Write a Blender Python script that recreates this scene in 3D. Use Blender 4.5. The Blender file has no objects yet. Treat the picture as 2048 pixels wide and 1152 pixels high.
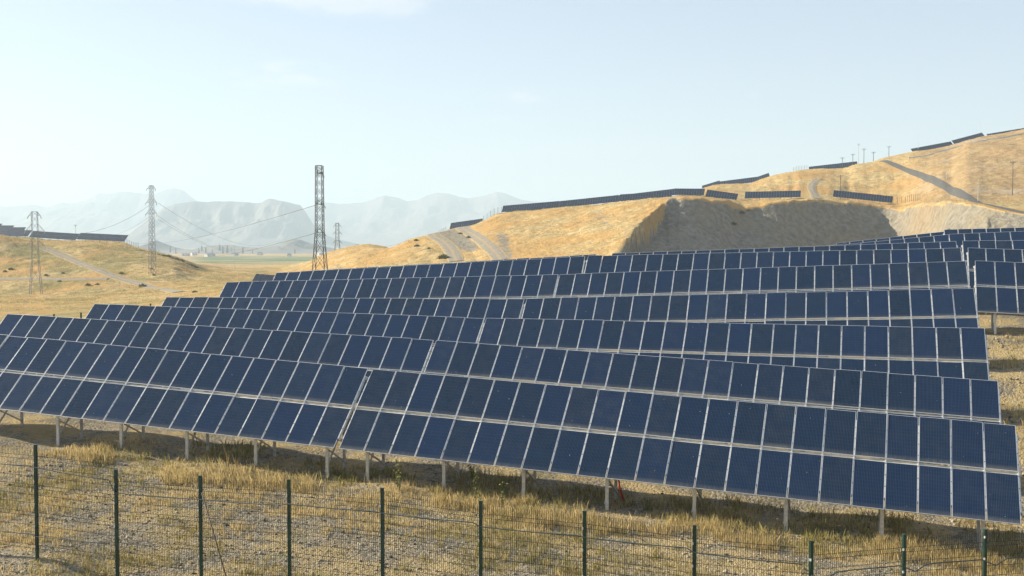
import bpy, bmesh, math, random
import numpy as np
from mathutils import Matrix, Vector

random.seed(7)
rng = np.random.default_rng(11)
SC = bpy.context.scene
COL = SC.collection
R = math.radians

# ------------------------------------------------------------------ camera
F = 2250.2            # focal length in photo pixels (2048 wide)
PITCH = 0.039          # camera looks down by this much
CZ = 12.0              # camera height in the world
cam_d = bpy.data.cameras.new("camera")
cam_d.sensor_width = 36.0
cam_d.lens = F / 2048 * 36.0
cam_d.clip_start = 0.1
cam_d.clip_end = 60000
cam = bpy.data.objects.new("camera", cam_d)
COL.objects.link(cam)
cam.location = (0, 0, CZ)
cam.rotation_euler = (math.pi / 2 - PITCH, 0, 0)
SC.camera = cam

# ------------------------------------------------------------------ sky, sun, exposure
SUN_AZ = R(-75.5)        # clockwise from the view direction (+Y): to the left, slightly beyond
SUN_EL = R(24)
world = bpy.data.worlds.new("World")
SC.world = world
world.use_nodes = True
wn = world.node_tree
wn.nodes.clear()
w_out = wn.nodes.new("ShaderNodeOutputWorld")
w_bg = wn.nodes.new("ShaderNodeBackground")
w_bg.inputs["Strength"].default_value = 0.072
sky = wn.nodes.new("ShaderNodeTexSky")
sky.sky_type = 'NISHITA'
sky.sun_disc = False
sky.sun_elevation = SUN_EL
sky.sun_rotation = SUN_AZ
sky.altitude = 900
sky.air_density = 1.0
sky.dust_density = 1.6
sky.ozone_density = 1.2
# thin high cloud wisps laid out on a plane far overhead
tc = wn.nodes.new("ShaderNodeTexCoord")
sep = wn.nodes.new("ShaderNodeSeparateXYZ")
wn.links.new(tc.outputs["Generated"], sep.inputs[0])
zz = wn.nodes.new("ShaderNodeMath"); zz.operation = 'ADD'; zz.inputs[1].default_value = 0.10
wn.links.new(sep.outputs["Z"], zz.inputs[0])
zm = wn.nodes.new("ShaderNodeMath"); zm.operation = 'MAXIMUM'; zm.inputs[1].default_value = 0.05
wn.links.new(zz.outputs[0], zm.inputs[0])
dv = wn.nodes.new("ShaderNodeVectorMath"); dv.operation = 'DIVIDE'
cmb = wn.nodes.new("ShaderNodeCombineXYZ")
for k in range(3): wn.links.new(zm.outputs[0], cmb.inputs[k])
wn.links.new(tc.outputs["Generated"], dv.inputs[0]); wn.links.new(cmb.outputs[0], dv.inputs[1])
nz = wn.nodes.new("ShaderNodeTexNoise"); nz.inputs["Scale"].default_value = 4.6
nz.inputs["Detail"].default_value = 9; nz.inputs["Roughness"].default_value = 0.6; nz.inputs["Distortion"].default_value = 0.4
wn.links.new(dv.outputs[0], nz.inputs["Vector"])
def wmath(op, a, b=None):
    n = wn.nodes.new("ShaderNodeMath"); n.operation = op
    for i_, v_ in ((0, a), (1, b)):
        if v_ is None: continue
        if isinstance(v_, (int, float)): n.inputs[i_].default_value = v_
        else: wn.links.new(v_, n.inputs[i_])
    return n.outputs[0]
# a handful of small thin clouds: (azimuth, elevation, size, strength)
puff = None
for az_, el_, sz_, st_ in ((-10.7, 12.6, .34, .9), (-7.5, 12.0, .30, .8), (-11.3, 8.2, .36, .6), (-18.6, 14.0, .30, .9), (-24.5, 12.6, .35, .6), (0.4, 7.4, .32, .45),
                           (-2.6, 6.2, .5, .35), (12.5, 8.0, .45, .4), (-40, 20, .5, .8), (38, 17, .6, .6), (70, 25, .5, .7), (150, 30, .7, .7), (-120, 35, .6, .7)):
    ca, ce = math.radians(az_), math.radians(el_); zq = math.sin(ce) + .10
    dn = wn.nodes.new("ShaderNodeVectorMath"); dn.operation = 'DISTANCE'
    wn.links.new(dv.outputs[0], dn.inputs[0]); dn.inputs[1].default_value = (math.sin(ca) * math.cos(ce) / zq, math.cos(ca) * math.cos(ce) / zq, math.sin(ce) / zq)
    v = wmath('MULTIPLY', wmath('MAXIMUM', wmath('SUBTRACT', 1.0, wmath('DIVIDE', dn.outputs["Value"], sz_)), 0.0), st_)
    puff = v if puff is None else wmath('MAXIMUM', puff, v)
cr = wn.nodes.new("ShaderNodeMapRange"); cr.interpolation_type = 'SMOOTHSTEP'
cr.inputs["From Min"].default_value = 0.44; cr.inputs["From Max"].default_value = 0.80
cr.inputs["To Min"].default_value = 0.0; cr.inputs["To Max"].default_value = 0.42
wn.links.new(wmath('ADD', nz.outputs[0], wmath('SUBTRACT', wmath('MULTIPLY', puff, 1.0), .30)), cr.inputs["Value"])
mx = wn.nodes.new("ShaderNodeMix"); mx.data_type = 'RGBA'
wn.links.new(cr.outputs[0], mx.inputs[0])
veil = wn.nodes.new("ShaderNodeMix"); veil.data_type = 'RGBA'; veil.inputs[0].default_value = 0.36
wn.links.new(sky.outputs[0], veil.inputs[6]); veil.inputs[7].default_value = (4.75, 4.75, 4.75, 1)   # even high haze
wn.links.new(veil.outputs[2], mx.inputs[6])
mx.inputs[7].default_value = (6.2, 6.0, 5.7, 1)
wb = wn.nodes.new("ShaderNodeMix"); wb.data_type = 'RGBA'; wb.blend_type = 'MULTIPLY'; wb.inputs[0].default_value = 1
wn.links.new(mx.outputs[2], wb.inputs[6]); wb.inputs[7].default_value = (.965, .98, 1.03, 1)
wn.links.new(wb.outputs[2], w_bg.inputs["Color"])
wn.links.new(w_bg.outputs[0], w_out.inputs["Surface"])

sun_d = bpy.data.lights.new("sun", 'SUN')
sun_d.energy = 5.0
sun_d.angle = R(0.6)
sun_d.color = (1.0, 0.895, 0.70)
sun = bpy.data.objects.new("sun", sun_d)
COL.objects.link(sun)
SUN_V = Vector((math.sin(SUN_AZ) * math.cos(SUN_EL), math.cos(SUN_AZ) * math.cos(SUN_EL), math.sin(SUN_EL)))
sun.rotation_euler = (-SUN_V).to_track_quat('-Z', 'Y').to_euler()
sun.location = (-60, 20, 60)

SC.view_settings.view_transform = 'Standard'
SC.view_settings.look = 'None'
SC.view_settings.gamma = 1
SC.view_settings.use_curve_mapping = False
SC.view_settings.exposure = 1.29
SC.cycles.use_denoising = True
SC.cycles.max_bounces = 4
SC.cycles.diffuse_bounces = 2
SC.cycles.glossy_bounces = 2
SC.cycles.volume_bounces = 1
SC.cycles.transparent_max_bounces = 8

# ------------------------------------------------------------------ helpers
def new_mat(name):
    m = bpy.data.materials.new(name); m.use_nodes = True
    nt = m.node_tree
    b = nt.nodes["Principled BSDF"]
    return m, nt, b

def N(nt, kind, **kw):
    n = nt.nodes.new("ShaderNode" + kind)
    for k, v in kw.items():
        if k.startswith('i_'):
            n.inputs[k[2:].replace('_', ' ')].default_value = v
        else:
            setattr(n, k, v)
    return n

def noise(nt, vec, scale, detail=4, rough=0.55, dist=0.0):
    n = nt.nodes.new("ShaderNodeTexNoise")
    n.inputs["Scale"].default_value = scale; n.inputs["Detail"].default_value = detail
    n.inputs["Roughness"].default_value = rough; n.inputs["Distortion"].default_value = dist
    if vec is not None: nt.links.new(vec, n.inputs["Vector"])
    return n.outputs[0]

def maprange(nt, val, a, b, c=0.0, d=1.0, smooth=True):
    n = nt.nodes.new("ShaderNodeMapRange")
    if smooth: n.interpolation_type = 'SMOOTHSTEP'
    n.inputs["From Min"].default_value = a; n.inputs["From Max"].default_value = b
    n.inputs["To Min"].default_value = c; n.inputs["To Max"].default_value = d
    nt.links.new(val, n.inputs["Value"])
    return n.outputs[0]

def mix(nt, fac, a, b, mode='MIX'):
    n = nt.nodes.new("ShaderNodeMix"); n.data_type = 'RGBA'; n.blend_type = mode
    if isinstance(fac, (int, float)): n.inputs[0].default_value = fac
    else: nt.links.new(fac, n.inputs[0])
    for i, v in ((6, a), (7, b)):
        if isinstance(v, tuple): n.inputs[i].default_value = (*v, 1) if len(v) == 3 else v
        else: nt.links.new(v, n.inputs[i])
    return n.outputs[2]

def math_(nt, op, a, b=None):
    n = nt.nodes.new("ShaderNodeMath"); n.operation = op
    for i, v in ((0, a), (1, b)):
        if v is None: continue
        if isinstance(v, (int, float)): n.inputs[i].default_value = v
        else: nt.links.new(v, n.inputs[i])
    return n.outputs[0]

def bump(nt, bsdf, h, strength=0.5, dist=0.1):
    n = nt.nodes.new("ShaderNodeBump"); n.inputs["Strength"].default_value = strength
    n.inputs["Distance"].default_value = dist
    nt.links.new(h, n.inputs["Height"]); nt.links.new(n.outputs[0], bsdf.inputs["Normal"])

def simple_mat(name, col, rough=0.6, metal=0.0, var=0.25, scale=6.0):
    m, nt, b = new_mat(name)
    t = nt.nodes.new("ShaderNodeTexCoord")
    n = noise(nt, t.outputs["Object"], scale, 5)
    lo = tuple(c * (1 - var) for c in col); hi = tuple(min(1, c * (1 + var)) for c in col)
    nt.links.new(mix(nt, maprange(nt, n, .3, .7), lo, hi), b.inputs["Base Color"])
    b.inputs["Roughness"].default_value = rough; b.inputs["Metallic"].default_value = metal
    return m

class MB:
    def __init__(s): s.v = []; s.f = []; s.m = []
    def quadbox(s, p, ax, ay, az, mi=0):
        """box from corner p with edge vectors"""
        p, ax, ay, az = map(lambda q: np.array(q, float), (p, ax, ay, az))
        b = len(s.v)
        for k in range(8):
            q = p + (k & 1) * ax + ((k >> 1) & 1) * ay + ((k >> 2) & 1) * az
            s.v.append(tuple(q))
        for f in ((0, 2, 3, 1), (4, 5, 7, 6), (0, 1, 5, 4), (2, 6, 7, 3), (0, 4, 6, 2), (1, 3, 7, 5)):
            s.f.append(tuple(b + i for i in f)); s.m.append(mi)
    def box(s, c, d, mi=0):
        s.quadbox((c[0] - d[0] / 2, c[1] - d[1] / 2, c[2] - d[2] / 2), (d[0], 0, 0), (0, d[1], 0), (0, 0, d[2]), mi)
    def bar(s, a, b, w, h=None, up=(0, 0, 1), mi=0):
        """rectangular bar between two points"""
        h = h or w
        a = np.array(a, float); b = np.array(b, float); t = b - a; L = np.linalg.norm(t)
        if L < 1e-6: return
        t /= L; up = np.array(up, float)
        sx = np.cross(t, up)
        if np.linalg.norm(sx) < 1e-3: sx = np.cross(t, (1, 0, 0))
        sx /= np.linalg.norm(sx); sy = np.cross(sx, t)
        s.quadbox(a - sx * w / 2 - sy * h / 2, sx * w, sy * h, b - a, mi)
    def tube(s, pts, r, n=5, mi=0, r1=None, cap=True):
        pts = [np.array(p, float) for p in pts]; b = len(s.v); K = len(pts)
        for i, p in enumerate(pts):
            t = pts[min(i + 1, K - 1)] - pts[max(i - 1, 0)]; t /= (np.linalg.norm(t) + 1e-9)
            a = np.cross(t, (0, 0, 1)) if abs(t[2]) < .95 else np.cross(t, (1, 0, 0))
            a /= np.linalg.norm(a); c = np.cross(a, t)
            rr = r if r1 is None else r + (r1 - r) * i / max(1, K - 1)
            for k in range(n):
                an = 2 * math.pi * k / n
                s.v.append(tuple(p + rr * (math.cos(an) * a + math.sin(an) * c)))
        for i in range(K - 1):
            for k in range(n):
                k2 = (k + 1) % n
                s.f.append((b + i * n + k, b + i * n + k2, b + (i + 1) * n + k2, b + (i + 1) * n + k)); s.m.append(mi)
        if cap:
            s.f.append(tuple(b + k for k in range(n))[::-1]); s.m.append(mi)
            s.f.append(tuple(b + (K - 1) * n + k for k in range(n))); s.m.append(mi)
    def mesh(s, name, mats):
        me = bpy.data.meshes.new(name)
        me.from_pydata(s.v, [], s.f)
        for m in (mats if isinstance(mats, (list, tuple)) else [mats]): me.materials.append(m)
        if any(s.m): me.polygons.foreach_set("material_index", s.m)
        me.update()
        return me
    def build(s, name, mats, parent=None):
        return link(name, s.mesh(name, mats), parent)

def link(name, data, parent=None, mat=None):
    o = bpy.data.objects.new(name, data); COL.objects.link(o)
    if parent is not None: o.parent = parent
    if mat is not None: o.matrix_basis = mat
    return o

def tag(o, label=None, cat=None, group=None, kind=None):
    if label: o["label"] = label
    if cat: o["category"] = cat
    if group: o["group"] = group
    if kind: o["kind"] = kind
    return o

def empty(name, loc):
    o = bpy.data.objects.new(name, None); COL.objects.link(o); o.location = loc
    o.empty_display_size = 0.5
    return o

def fast_mesh(name, V, Fq, mats, smooth=False, nper=None):
    """numpy mesh: V (n,3), Fq (m,k)"""
    me = bpy.data.meshes.new(name)
    k = Fq.shape[1]; m = len(Fq)
    me.vertices.add(len(V)); me.vertices.foreach_set("co", np.asarray(V, np.float32).ravel())
    me.loops.add(m * k); me.loops.foreach_set("vertex_index", np.asarray(Fq, np.int32).ravel())
    me.polygons.add(m)
    me.polygons.foreach_set("loop_start", np.arange(0, m * k, k, dtype=np.int32))
    me.polygons.foreach_set("loop_total", np.full(m, k, np.int32))
    if smooth: me.polygons.foreach_set("use_smooth", np.ones(m, bool))
    for q in (mats if isinstance(mats, (list, tuple)) else [mats]): me.materials.append(q)
    me.update(calc_edges=True)
    return me

def add_attr(me, name, vals):
    a = me.attributes.new(name, 'FLOAT', 'POINT'); a.data.foreach_set("value", np.asarray(vals, np.float32))

# numpy value noise
def _hash(ix, iy, seed):
    h = (ix.astype(np.int64) * 374761393 + iy.astype(np.int64) * 668265263 + seed * 1274126177) & 0xFFFFFFFF
    h = ((h ^ (h >> 13)) * 1274126177) & 0xFFFFFFFF
    h = h ^ (h >> 16)
    return (h & 0xFFFF) / 65535.0
def vnoise(x, y, seed=0):
    ix = np.floor(x); iy = np.floor(y); fx = x - ix; fy = y - iy
    fx = fx * fx * fx * (fx * (fx * 6 - 15) + 10); fy = fy * fy * fy * (fy * (fy * 6 - 15) + 10)
    a = _hash(ix, iy, seed); b = _hash(ix + 1, iy, seed); c = _hash(ix, iy + 1, seed); d = _hash(ix + 1, iy + 1, seed)
    return (a + (b - a) * fx) * (1 - fy) + (c + (d - c) * fx) * fy
def fbm(x, y, oct=4, seed=0, gain=.5):
    s = 0; a = 1; t = 0
    for o in range(oct):
        s = s + a * (vnoise(x, y, seed + o * 17) * 2 - 1); t += a; a *= gain; x = x * 2.03 + 11.3; y = y * 2.03 + 5.7
    return s / t

def pix(u, y, Y):
    """world point at forward distance Y that the photo pixel (u, y) looks at"""
    z = Y * np.tan(np.arctan((576 - y) / F) - PITCH)
    d = Y * math.cos(PITCH) - z * math.sin(PITCH)
    return (u - 1024) / F * d, Y, z + CZ
def zof(y, d): return d * np.tan(np.arctan((576 - np.asarray(y, float)) / F) - PITCH)

# ------------------------------------------------------------------ the solar field: table poses
PSI = -0.30268; TH = 0.76486; LT = 3.805; NC = 23
NH = np.array([-math.sin(PSI), math.cos(PSI), 0.0])
POSE = {  # back top left corner (relative to the camera) and slope along the row
 '1L':(-27.498,50.364,-3.635,-0.0516), '1R':(-5.413,43.513,-4.842,-0.0475),
 '2L':(-25.411,56.538,-3.507,-0.0318), '2R':(-3.354,49.666,-4.256,-0.0420),
 '3L':(-23.338,62.800,-3.330,-0.0150), '3R':(-1.294,55.915,-3.667,-0.0004),
 '4L':(-21.259,69.095,-3.249,0.0094), '4R':(0.807,62.195,-3.008,0.0364),
 '5L':(-19.116,75.288,-2.541,0.0305), '5R':(2.897,68.405,-1.830,0.0396), '5Q':(25.257,61.422,-0.897,-0.0384),
 '6L':(-17.069,81.454,-2.064,0.0552), '6R':(5.043,74.540,-0.772,0.0240), '6Q':(27.347,67.575,-0.212,-0.0319),
 '7L':(-15.843,87.799,-2.071,0.0583), '7R':(7.167,80.613,-0.669,0.0380), '7Q':(29.447,73.657,0.216,0.0068),
 '8R':(9.274,87.128,-1.588,0.0992), '8Q':(31.135,80.276,0.714,0.0407),
 '9R':(11.40,93.40,-1.62,0.1130), '9Q':(33.20,86.60,1.10,0.030),
}
def basis(s, psi=PSI, th=TH):
    r = np.array([math.cos(psi) * math.cos(s), math.sin(psi) * math.cos(s), math.sin(s)])
    nh = np.array([-math.sin(psi), math.cos(psi), 0.0])
    zp = np.cross(r, nh); u = math.cos(th) * nh + math.sin(th) * zp
    return r, u, np.cross(r, u)

# ------------------------------------------------------------------ terrain height
CTRL = []
for k, (x, y, z, s) in POSE.items():
    r, u, n = basis(s)
    P0 = np.array((x, y, z)) - LT * u
    for c in (0, 6, 12, 17.5, 23):
        p = P0 + c * r
        CTRL.append((p[0] + .4 * NH[0], p[1] + .4 * NH[1], p[2] - 1.22))
        CTRL.append((p[0] + 2.6 * NH[0], p[1] + 2.6 * NH[1], p[2] - 1.06))
FANG = 16.9; FX0 = -12.694; FY0 = 29.787
FDIR = np.array([math.cos(R(FANG)), -math.sin(R(FANG))])
FTOP = [-5.415, -5.937, -5.942, -5.889, -5.941, -6.087, -6.148, -6.296, -6.469]
for i in range(-4, 12):
    px, py = FX0 + i * 2.5 * FDIR[0], FY0 + i * 2.5 * FDIR[1]
    zt = np.interp(i, range(9), FTOP)
    CTRL.append((px, py, (zt - 2.95 if i > 0 else -8.42)))
    mx_ = px + NH[0] * 5.5; my_ = py + NH[1] * 5.5
    CTRL.append((mx_, my_, -8.75 - .022 * i * 2.5 if i > 0 else -8.5))
for a in np.linspace(-1.0, 1.0, 9):
    for rr_, zz_ in ((2, -2.0), (6, -3.6), (11, -5.6), (16, -7.3), (20, -8.3)):
        CTRL.append((rr_ * math.sin(a), rr_ * math.cos(a), zz_))
for x_ in (40, 46, 52):
    for y_ in (30, 36, 42): CTRL.append((x_, y_, -9.2 + .05 * (y_ - 30)))
for a in np.linspace(-2.9, 2.9, 12):
    if abs(a) > 1.3:
        for rr_ in (15, 40, 80): CTRL.append((rr_ * math.sin(a), rr_ * math.cos(a), -3.0))
CTRL = np.array(CTRL)
def near_z(X, Y):
    sh = X.shape; X = X.ravel(); Y = Y.ravel()
    num = np.zeros_like(X); den = np.zeros_like(X)
    for (cx, cy, cz) in CTRL:
        w = 1.0 / ((X - cx) ** 2 + (Y - cy) ** 2 + 6.0) ** 3
        num += w * cz; den += w
    return (num / den).reshape(sh)

UG = np.arange(-320, 2381, 4.0)
DG = np.concatenate([np.arange(60, 640, 1.5), np.arange(640, 1640, 8.0)])
def line(pts, y=True):
    """feature line across the view: (u, distance, photo row) or (u, distance, height) triples"""
    a = np.array(pts, float)
    return np.interp(UG, a[:, 0], a[:, 1]), np.interp(UG, a[:, 0], a[:, 2]), y
LINES = [
 line([(-320,100,-10),(0,100,-10),(300,100,-9.4),(600,100,-8),(1000,100,-6.3),(1400,100,-4.6),(1900,100,-3.3),(2380,100,-3)], False),
 line([(-320,210,-14),(300,210,-13.5),(420,212,-11),(480,214,-9.4),(560,218,-9.3),(650,245,-11),(720,290,-10),(800,300,-8.5),(900,300,-7.5),(1000,296,-6.8),(1100,286,-6.2),(1200,270,-6),(1232,258,-6),(1250,262,-6),
       (1268,300,-6),(1340,326,-6),(1420,342,-6),(1500,356,-6),(1600,372,-6),(1700,384,-5.5),(1770,388,-5),(1810,372,-4.5),(1850,335,-4),(1900,300,-4),(1950,276,-3.5),(2048,250,-3),(2380,220,-3)], False),
 line([(-320,334,585),(0,334,586),(70,334,588),(200,334,583),(300,334,578),(350,334,575),(400,334,571),(500,334,567),(600,330,562),(650,335,556),(690,345,541),(720,350,527),
       (760,365,509),(800,380,490),(830,390,476),(870,400,466),(905,408,459),(940,414,452),(975,420,438),(1000,422,431),(1050,420,427),(1100,418,422),(1150,412,417),(1200,402,412),
       (1260,392,406),(1300,384,402),(1360,372,398),(1400,374,400),(1442,380,405),(1483,388,421),(1509,390,416),(1560,392,403.4),(1625,400,400),(1673,406,402),(1721,410,406.6),
       (1769,410,418),(1801,402,423.6),(1833,380,417),(1882,345,408),(1930,322,408),(1978,308,418),(2048,295,432),(2380,285,438)]),
 line([(-320,372,535),(0,372,540),(100,372,537),(200,374,533),(300,380,530),(350,386,533),(391,392,545),(450,400,551),(500,420,551),(560,440,549),(600,450,538),(650,455,508),
       (700,460,492),(743,462,487.5),(780,460,497),(815,455,512),(870,452,484),(905,448,457),(960,446,452),(985,442,432),(1000,440,427),(1050,440,423),(1100,436,418),(1200,424,408),(1300,412,398.5),
       (1360,404,395),(1400,412,398),(1442,420,401),(1483,430,402.5),(1509,432,402.3),(1560,430,400.5),(1625,428,398),(1673,432,401),(1721,434,405),(1769,432,408),(1801,425,411),
       (1833,405,407),(1882,375,402),(1930,352,400),(1978,342,408),(2048,332,417),(2380,322,424)]),
 line([(-320,412,470),(0,412,471),(48,415,481),(100,420,485),(134,422,486),(191,425,487),(248,428,491),(277,432,496),(305,438,502),(334,445,510),(365,450,519),(391,455,531),
       (414,480,537),(450,520,540),(500,600,538),(560,650,533),(600,640,527),(650,600,515),(700,570,507),(800,560,503),(900,560,490),(1000,560,470),(1100,560,450),(1200,560,428),
       (1300,560,408),(1360,550,396),(1400,545,382),(1435,545,371.5),(1496,545,369),(1535,545,356),(1593,545,343),(1641,545,339),(1683,545,339.5),(1708,545,330),(1740,550,325),
       (1769,560,318),(1800,575,311),(1825,580,305.5),(1850,585,303.5),(1882,590,299.5),(1962,597,280),(2048,602,265.5),(2380,620,230)]),
 line([(-320,462,4.0),(0,462,3.0),(100,462,1.7),(191,462,1.2),(248,462,0.5),(277,470,-2),(305,490,-5),(391,700,-13),(450,800,-16),(500,946,-18),(700,900,-18),(800,800,-16),
       (1000,800,-8),(1200,750,5),(1360,700,14),(1400,700,20),(1500,700,27),(1600,700,33),(1740,700,37),(1800,720,43),(1900,740,49),(2048,760,57),(2380,760,66)], False),
 line([(-320,1150,-17),(500,1200,-18.5),(900,1150,-17),(1200,1150,-8),(1400,1150,4),(2048,1150,18),(2380,1150,20)], False),
 line([(-320,1632,-20),(2380,1632,-20)], False),
]
def gsm(a, s):
    k = int(s * 3) + 1; w = np.exp(-.5 * (np.arange(-k, k + 1) / s) ** 2); w /= w.sum()
    return np.convolve(np.pad(a, k, mode='edge'), w, 'valid')
def sstep_(a, b, x):
    t = np.clip((x - a) / (b - a), 0, 1); return t * t * (3 - 2 * t)
LD = []; LZ = []
for i, (d, v, isy) in enumerate(LINES):
    z = zof(v, d) if isy else v
    LD.append(gsm(d, 2.0)); LZ.append(gsm(z, 1.6))
# uneven lip of the cut
LZ[2] = LZ[2] + sstep_(1290, 1360, UG) * (1 - sstep_(1900, 1990, UG)) * (.55 * fbm(UG / 34, UG * 0, 3, 81) + .35 * fbm(UG / 11, UG * 0, 2, 83))
# the foot of the bank in two versions: along the golden slope, and inside the cut; they meet along a slanting spur
FQ = LD[1]; RM = LD[2]
FG = np.where(UG > 1200, np.interp(UG, [1200, 1250, 1380, 1500, 2400], [270, 256, 236, 236, 236]), FQ)
FG = np.minimum(FG, RM - 20); FG = np.where(UG > 1700, np.minimum(FQ, RM - 20), FG)
def u_turn(t): return 1236 + np.clip(t, 0, 1) ** 1.25 * 118
_ld = []; _lz = []
for t in np.linspace(0, 1, 26):
    w = sstep_(-11, 11, UG - u_turn(t) - 2.5 * np.sin(t * 13))
    w = np.where(UG > 1500, 1.0, w)
    dG = FG + t * (RM - FG); tq = 1 - (1 - t) ** 1.35
    dQ = FQ + tq * (RM - FQ)
    _ld.append(dG * (1 - w) + dQ * w); _lz.append(LZ[1] + t * (LZ[2] - LZ[1]))
LD = np.array([LD[0]] + _ld + LD[3:]); LZ = np.array([LZ[0]] + _lz + LZ[3:])
def pchip(x, y, q):
    h = np.diff(x); m = np.diff(y) / h
    d = np.zeros_like(y)
    for i in range(1, len(x) - 1):
        if m[i - 1] * m[i] > 0:
            w1 = 2 * h[i] + h[i - 1]; w2 = h[i] + 2 * h[i - 1]
            d[i] = (w1 + w2) / (w1 / m[i - 1] + w2 / m[i])
    d[0] = m[0]; d[-1] = m[-1]
    k = np.clip(np.searchsorted(x, q) - 1, 0, len(x) - 2)
    t = (q - x[k]) / h[k]
    return (y[k] * (1 + 2 * t) * (1 - t) ** 2 + h[k] * d[k] * t * (1 - t) ** 2 + y[k + 1] * t * t * (3 - 2 * t) + h[k] * d[k + 1] * t * t * (t - 1))
ZG = np.empty((len(UG), len(DG)))
for i in range(len(UG)):
    x = np.concatenate([[55], LD[:, i]]); y = np.concatenate([[LZ[0, i]], LZ[:, i]])
    ZG[i] = pchip(x, y, np.clip(DG, 60, 1631))

def loft(u, d):
    ui = np.clip((u - UG[0]) / 4.0, 0, len(UG) - 1.001); i = ui.astype(int); fu = ui - i
    j = np.clip(np.searchsorted(DG, d) - 1, 0, len(DG) - 2); fd = np.clip((d - DG[j]) / (DG[j + 1] - DG[j]), 0, 1)
    return (ZG[i, j] * (1 - fu) + ZG[i + 1, j] * fu) * (1 - fd) + (ZG[i, j + 1] * (1 - fu) + ZG[i + 1, j + 1] * fu) * fd

def sstep(a, b, x):
    t = np.clip((x - a) / (b - a), 0, 1); return t * t * (3 - 2 * t)

ROADS = {}        # filled below: name -> 3D centre line, used to smooth the ground there
def ud(X, Y):
    ang = np.arctan2(X, Y); rr = np.hypot(X, Y)
    ac = np.clip(ang, -0.53, 0.53)
    return 1024 + F * np.tan(ac), rr * np.cos(ac), ang, rr

def masks(u, d):
    """what the ground is made of: bare spoil, green crop, brown scrub, near gravel"""
    ui = np.clip((u - UG[0]) / 4.0, 0, len(UG) - 1.001).astype(int)
    rim = RM[ui]; t = (d - FG[ui]) / (rim - FG[ui]); tq = (d - FQ[ui]) / (rim - FQ[ui])
    spoil = np.where(u > 1500, 1.0, sstep(-22, -4, u - u_turn(t))) * sstep(-.25, -.1, tq) * (1 - sstep(.98, 1.03, tq))
    # broken banks beside the tracks on the golden hill
    tr = np.exp(-((u - 895 - (1 - t) * 75) / 42) ** 2) * sstep(.2, .45, t) * (1 - sstep(1.0, 1.1, t))
    tr2 = np.exp(-((u - 990 - (1 - t) * 30) / 30) ** 2) * sstep(.0, .2, t) * (1 - sstep(.55, .75, t)) * .8
    tr3 = np.exp(-((u - 1195 - (1 - t) * 40) / 30) ** 2) * sstep(.45, .6, t) * (1 - sstep(.9, 1.0, t)) * .8
    spoil = np.maximum(spoil, np.maximum(tr * .66, np.maximum(tr2 * .7, tr3 * .6)))
    brown = sstep(1780, 1880, u) * sstep(330, 380, d) * (1 - sstep(800, 900, d))
    green = sstep(960, 1060, d) * (1 - sstep(1750, 1950, d)) * sstep(360, 420, u) * (1 - sstep(760, 820, u))
    return spoil, brown, green

def spoil_t(u, d):
    ui = np.clip((u - UG[0]) / 4.0, 0, len(UG) - 1.001).astype(int)
    return (d - FQ[ui]) / (RM[ui] - FQ[ui])

def ground(X, Y, detail=True):
    """world height of the land"""
    X = np.asarray(X, float); Y = np.asarray(Y, float)
    u, d, ang, rr = ud(X, Y)
    zl = loft(u, d)
    far = sstep(900, 1600, d)
    zl = zl * (1 - far) + (-20 + fbm(X / 420, Y / 420, 3, 5) * 2.5 * sstep(1500, 2600, d)) * far
    side = sstep(.62, .95, np.abs(ang))
    zl = zl * (1 - side) + (-9 - 9 * sstep(120, 800, rr)) * side
    z = zl
    near = rr < 125
    if near.any():
        zn = near_z(X[near], Y[near])
        w = sstep(92, 122, rr[near])
        z = z.copy(); z[near] = zn * (1 - w) + zl[near] * w
    if detail:
        sp, br, gr = masks(u, d)
        hill = sstep(230, 300, d) * (1 - sstep(800, 1200, d))
        a = .8 * hill * (1 - .3 * sp)
        z = z + a * fbm(X / 14, Y / 14, 4, 3) +   .36 * hill * fbm(X / 3.3, Y / 3.3, 3, 9)
        # rills and slumps down the spoil face
        tt = spoil_t(u, d)
        z = z + sp * sstep(1225, 1260, u) * hill * (1 - sstep(.7, .98, tt)) * (1.1 * fbm(u / 34, d / 40, 3, 21) - .9 * np.abs(fbm(u / 11.0 + d / 60, d / 60, 2, 31)) - .4 * np.abs(fbm(u / 4.0, d / 40, 2, 33)))
        z = z + (1 - hill) * sstep(100, 130, d) * .35 * fbm(X / 9, Y / 9, 4, 3)
        z = z + (1 - sstep(90, 120, rr)) * (.10 * fbm(X / 3.1, Y / 3.1, 3, 13) + .035 * fbm(X / .7, Y / .7, 2, 14))
    return z + CZ

def gz(x, y, detail=True):
    return float(ground(np.array([x]), np.array([y]), detail)[0])

def cast(u, y, dmin=130.0, dmax=1500.0, detail=False):
    """where the sight line of photo pixel (u, y) first meets the land"""
    D = np.arange(dmin, dmax, .6)
    x, Y, z = pix(u, y, D)
    g = ground(x, D, detail)
    hit = np.nonzero(g >= z)[0]
    i = hit[0] if len(hit) else len(D) - 1
    return np.array([x[i], D[i], g[i]])

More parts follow.
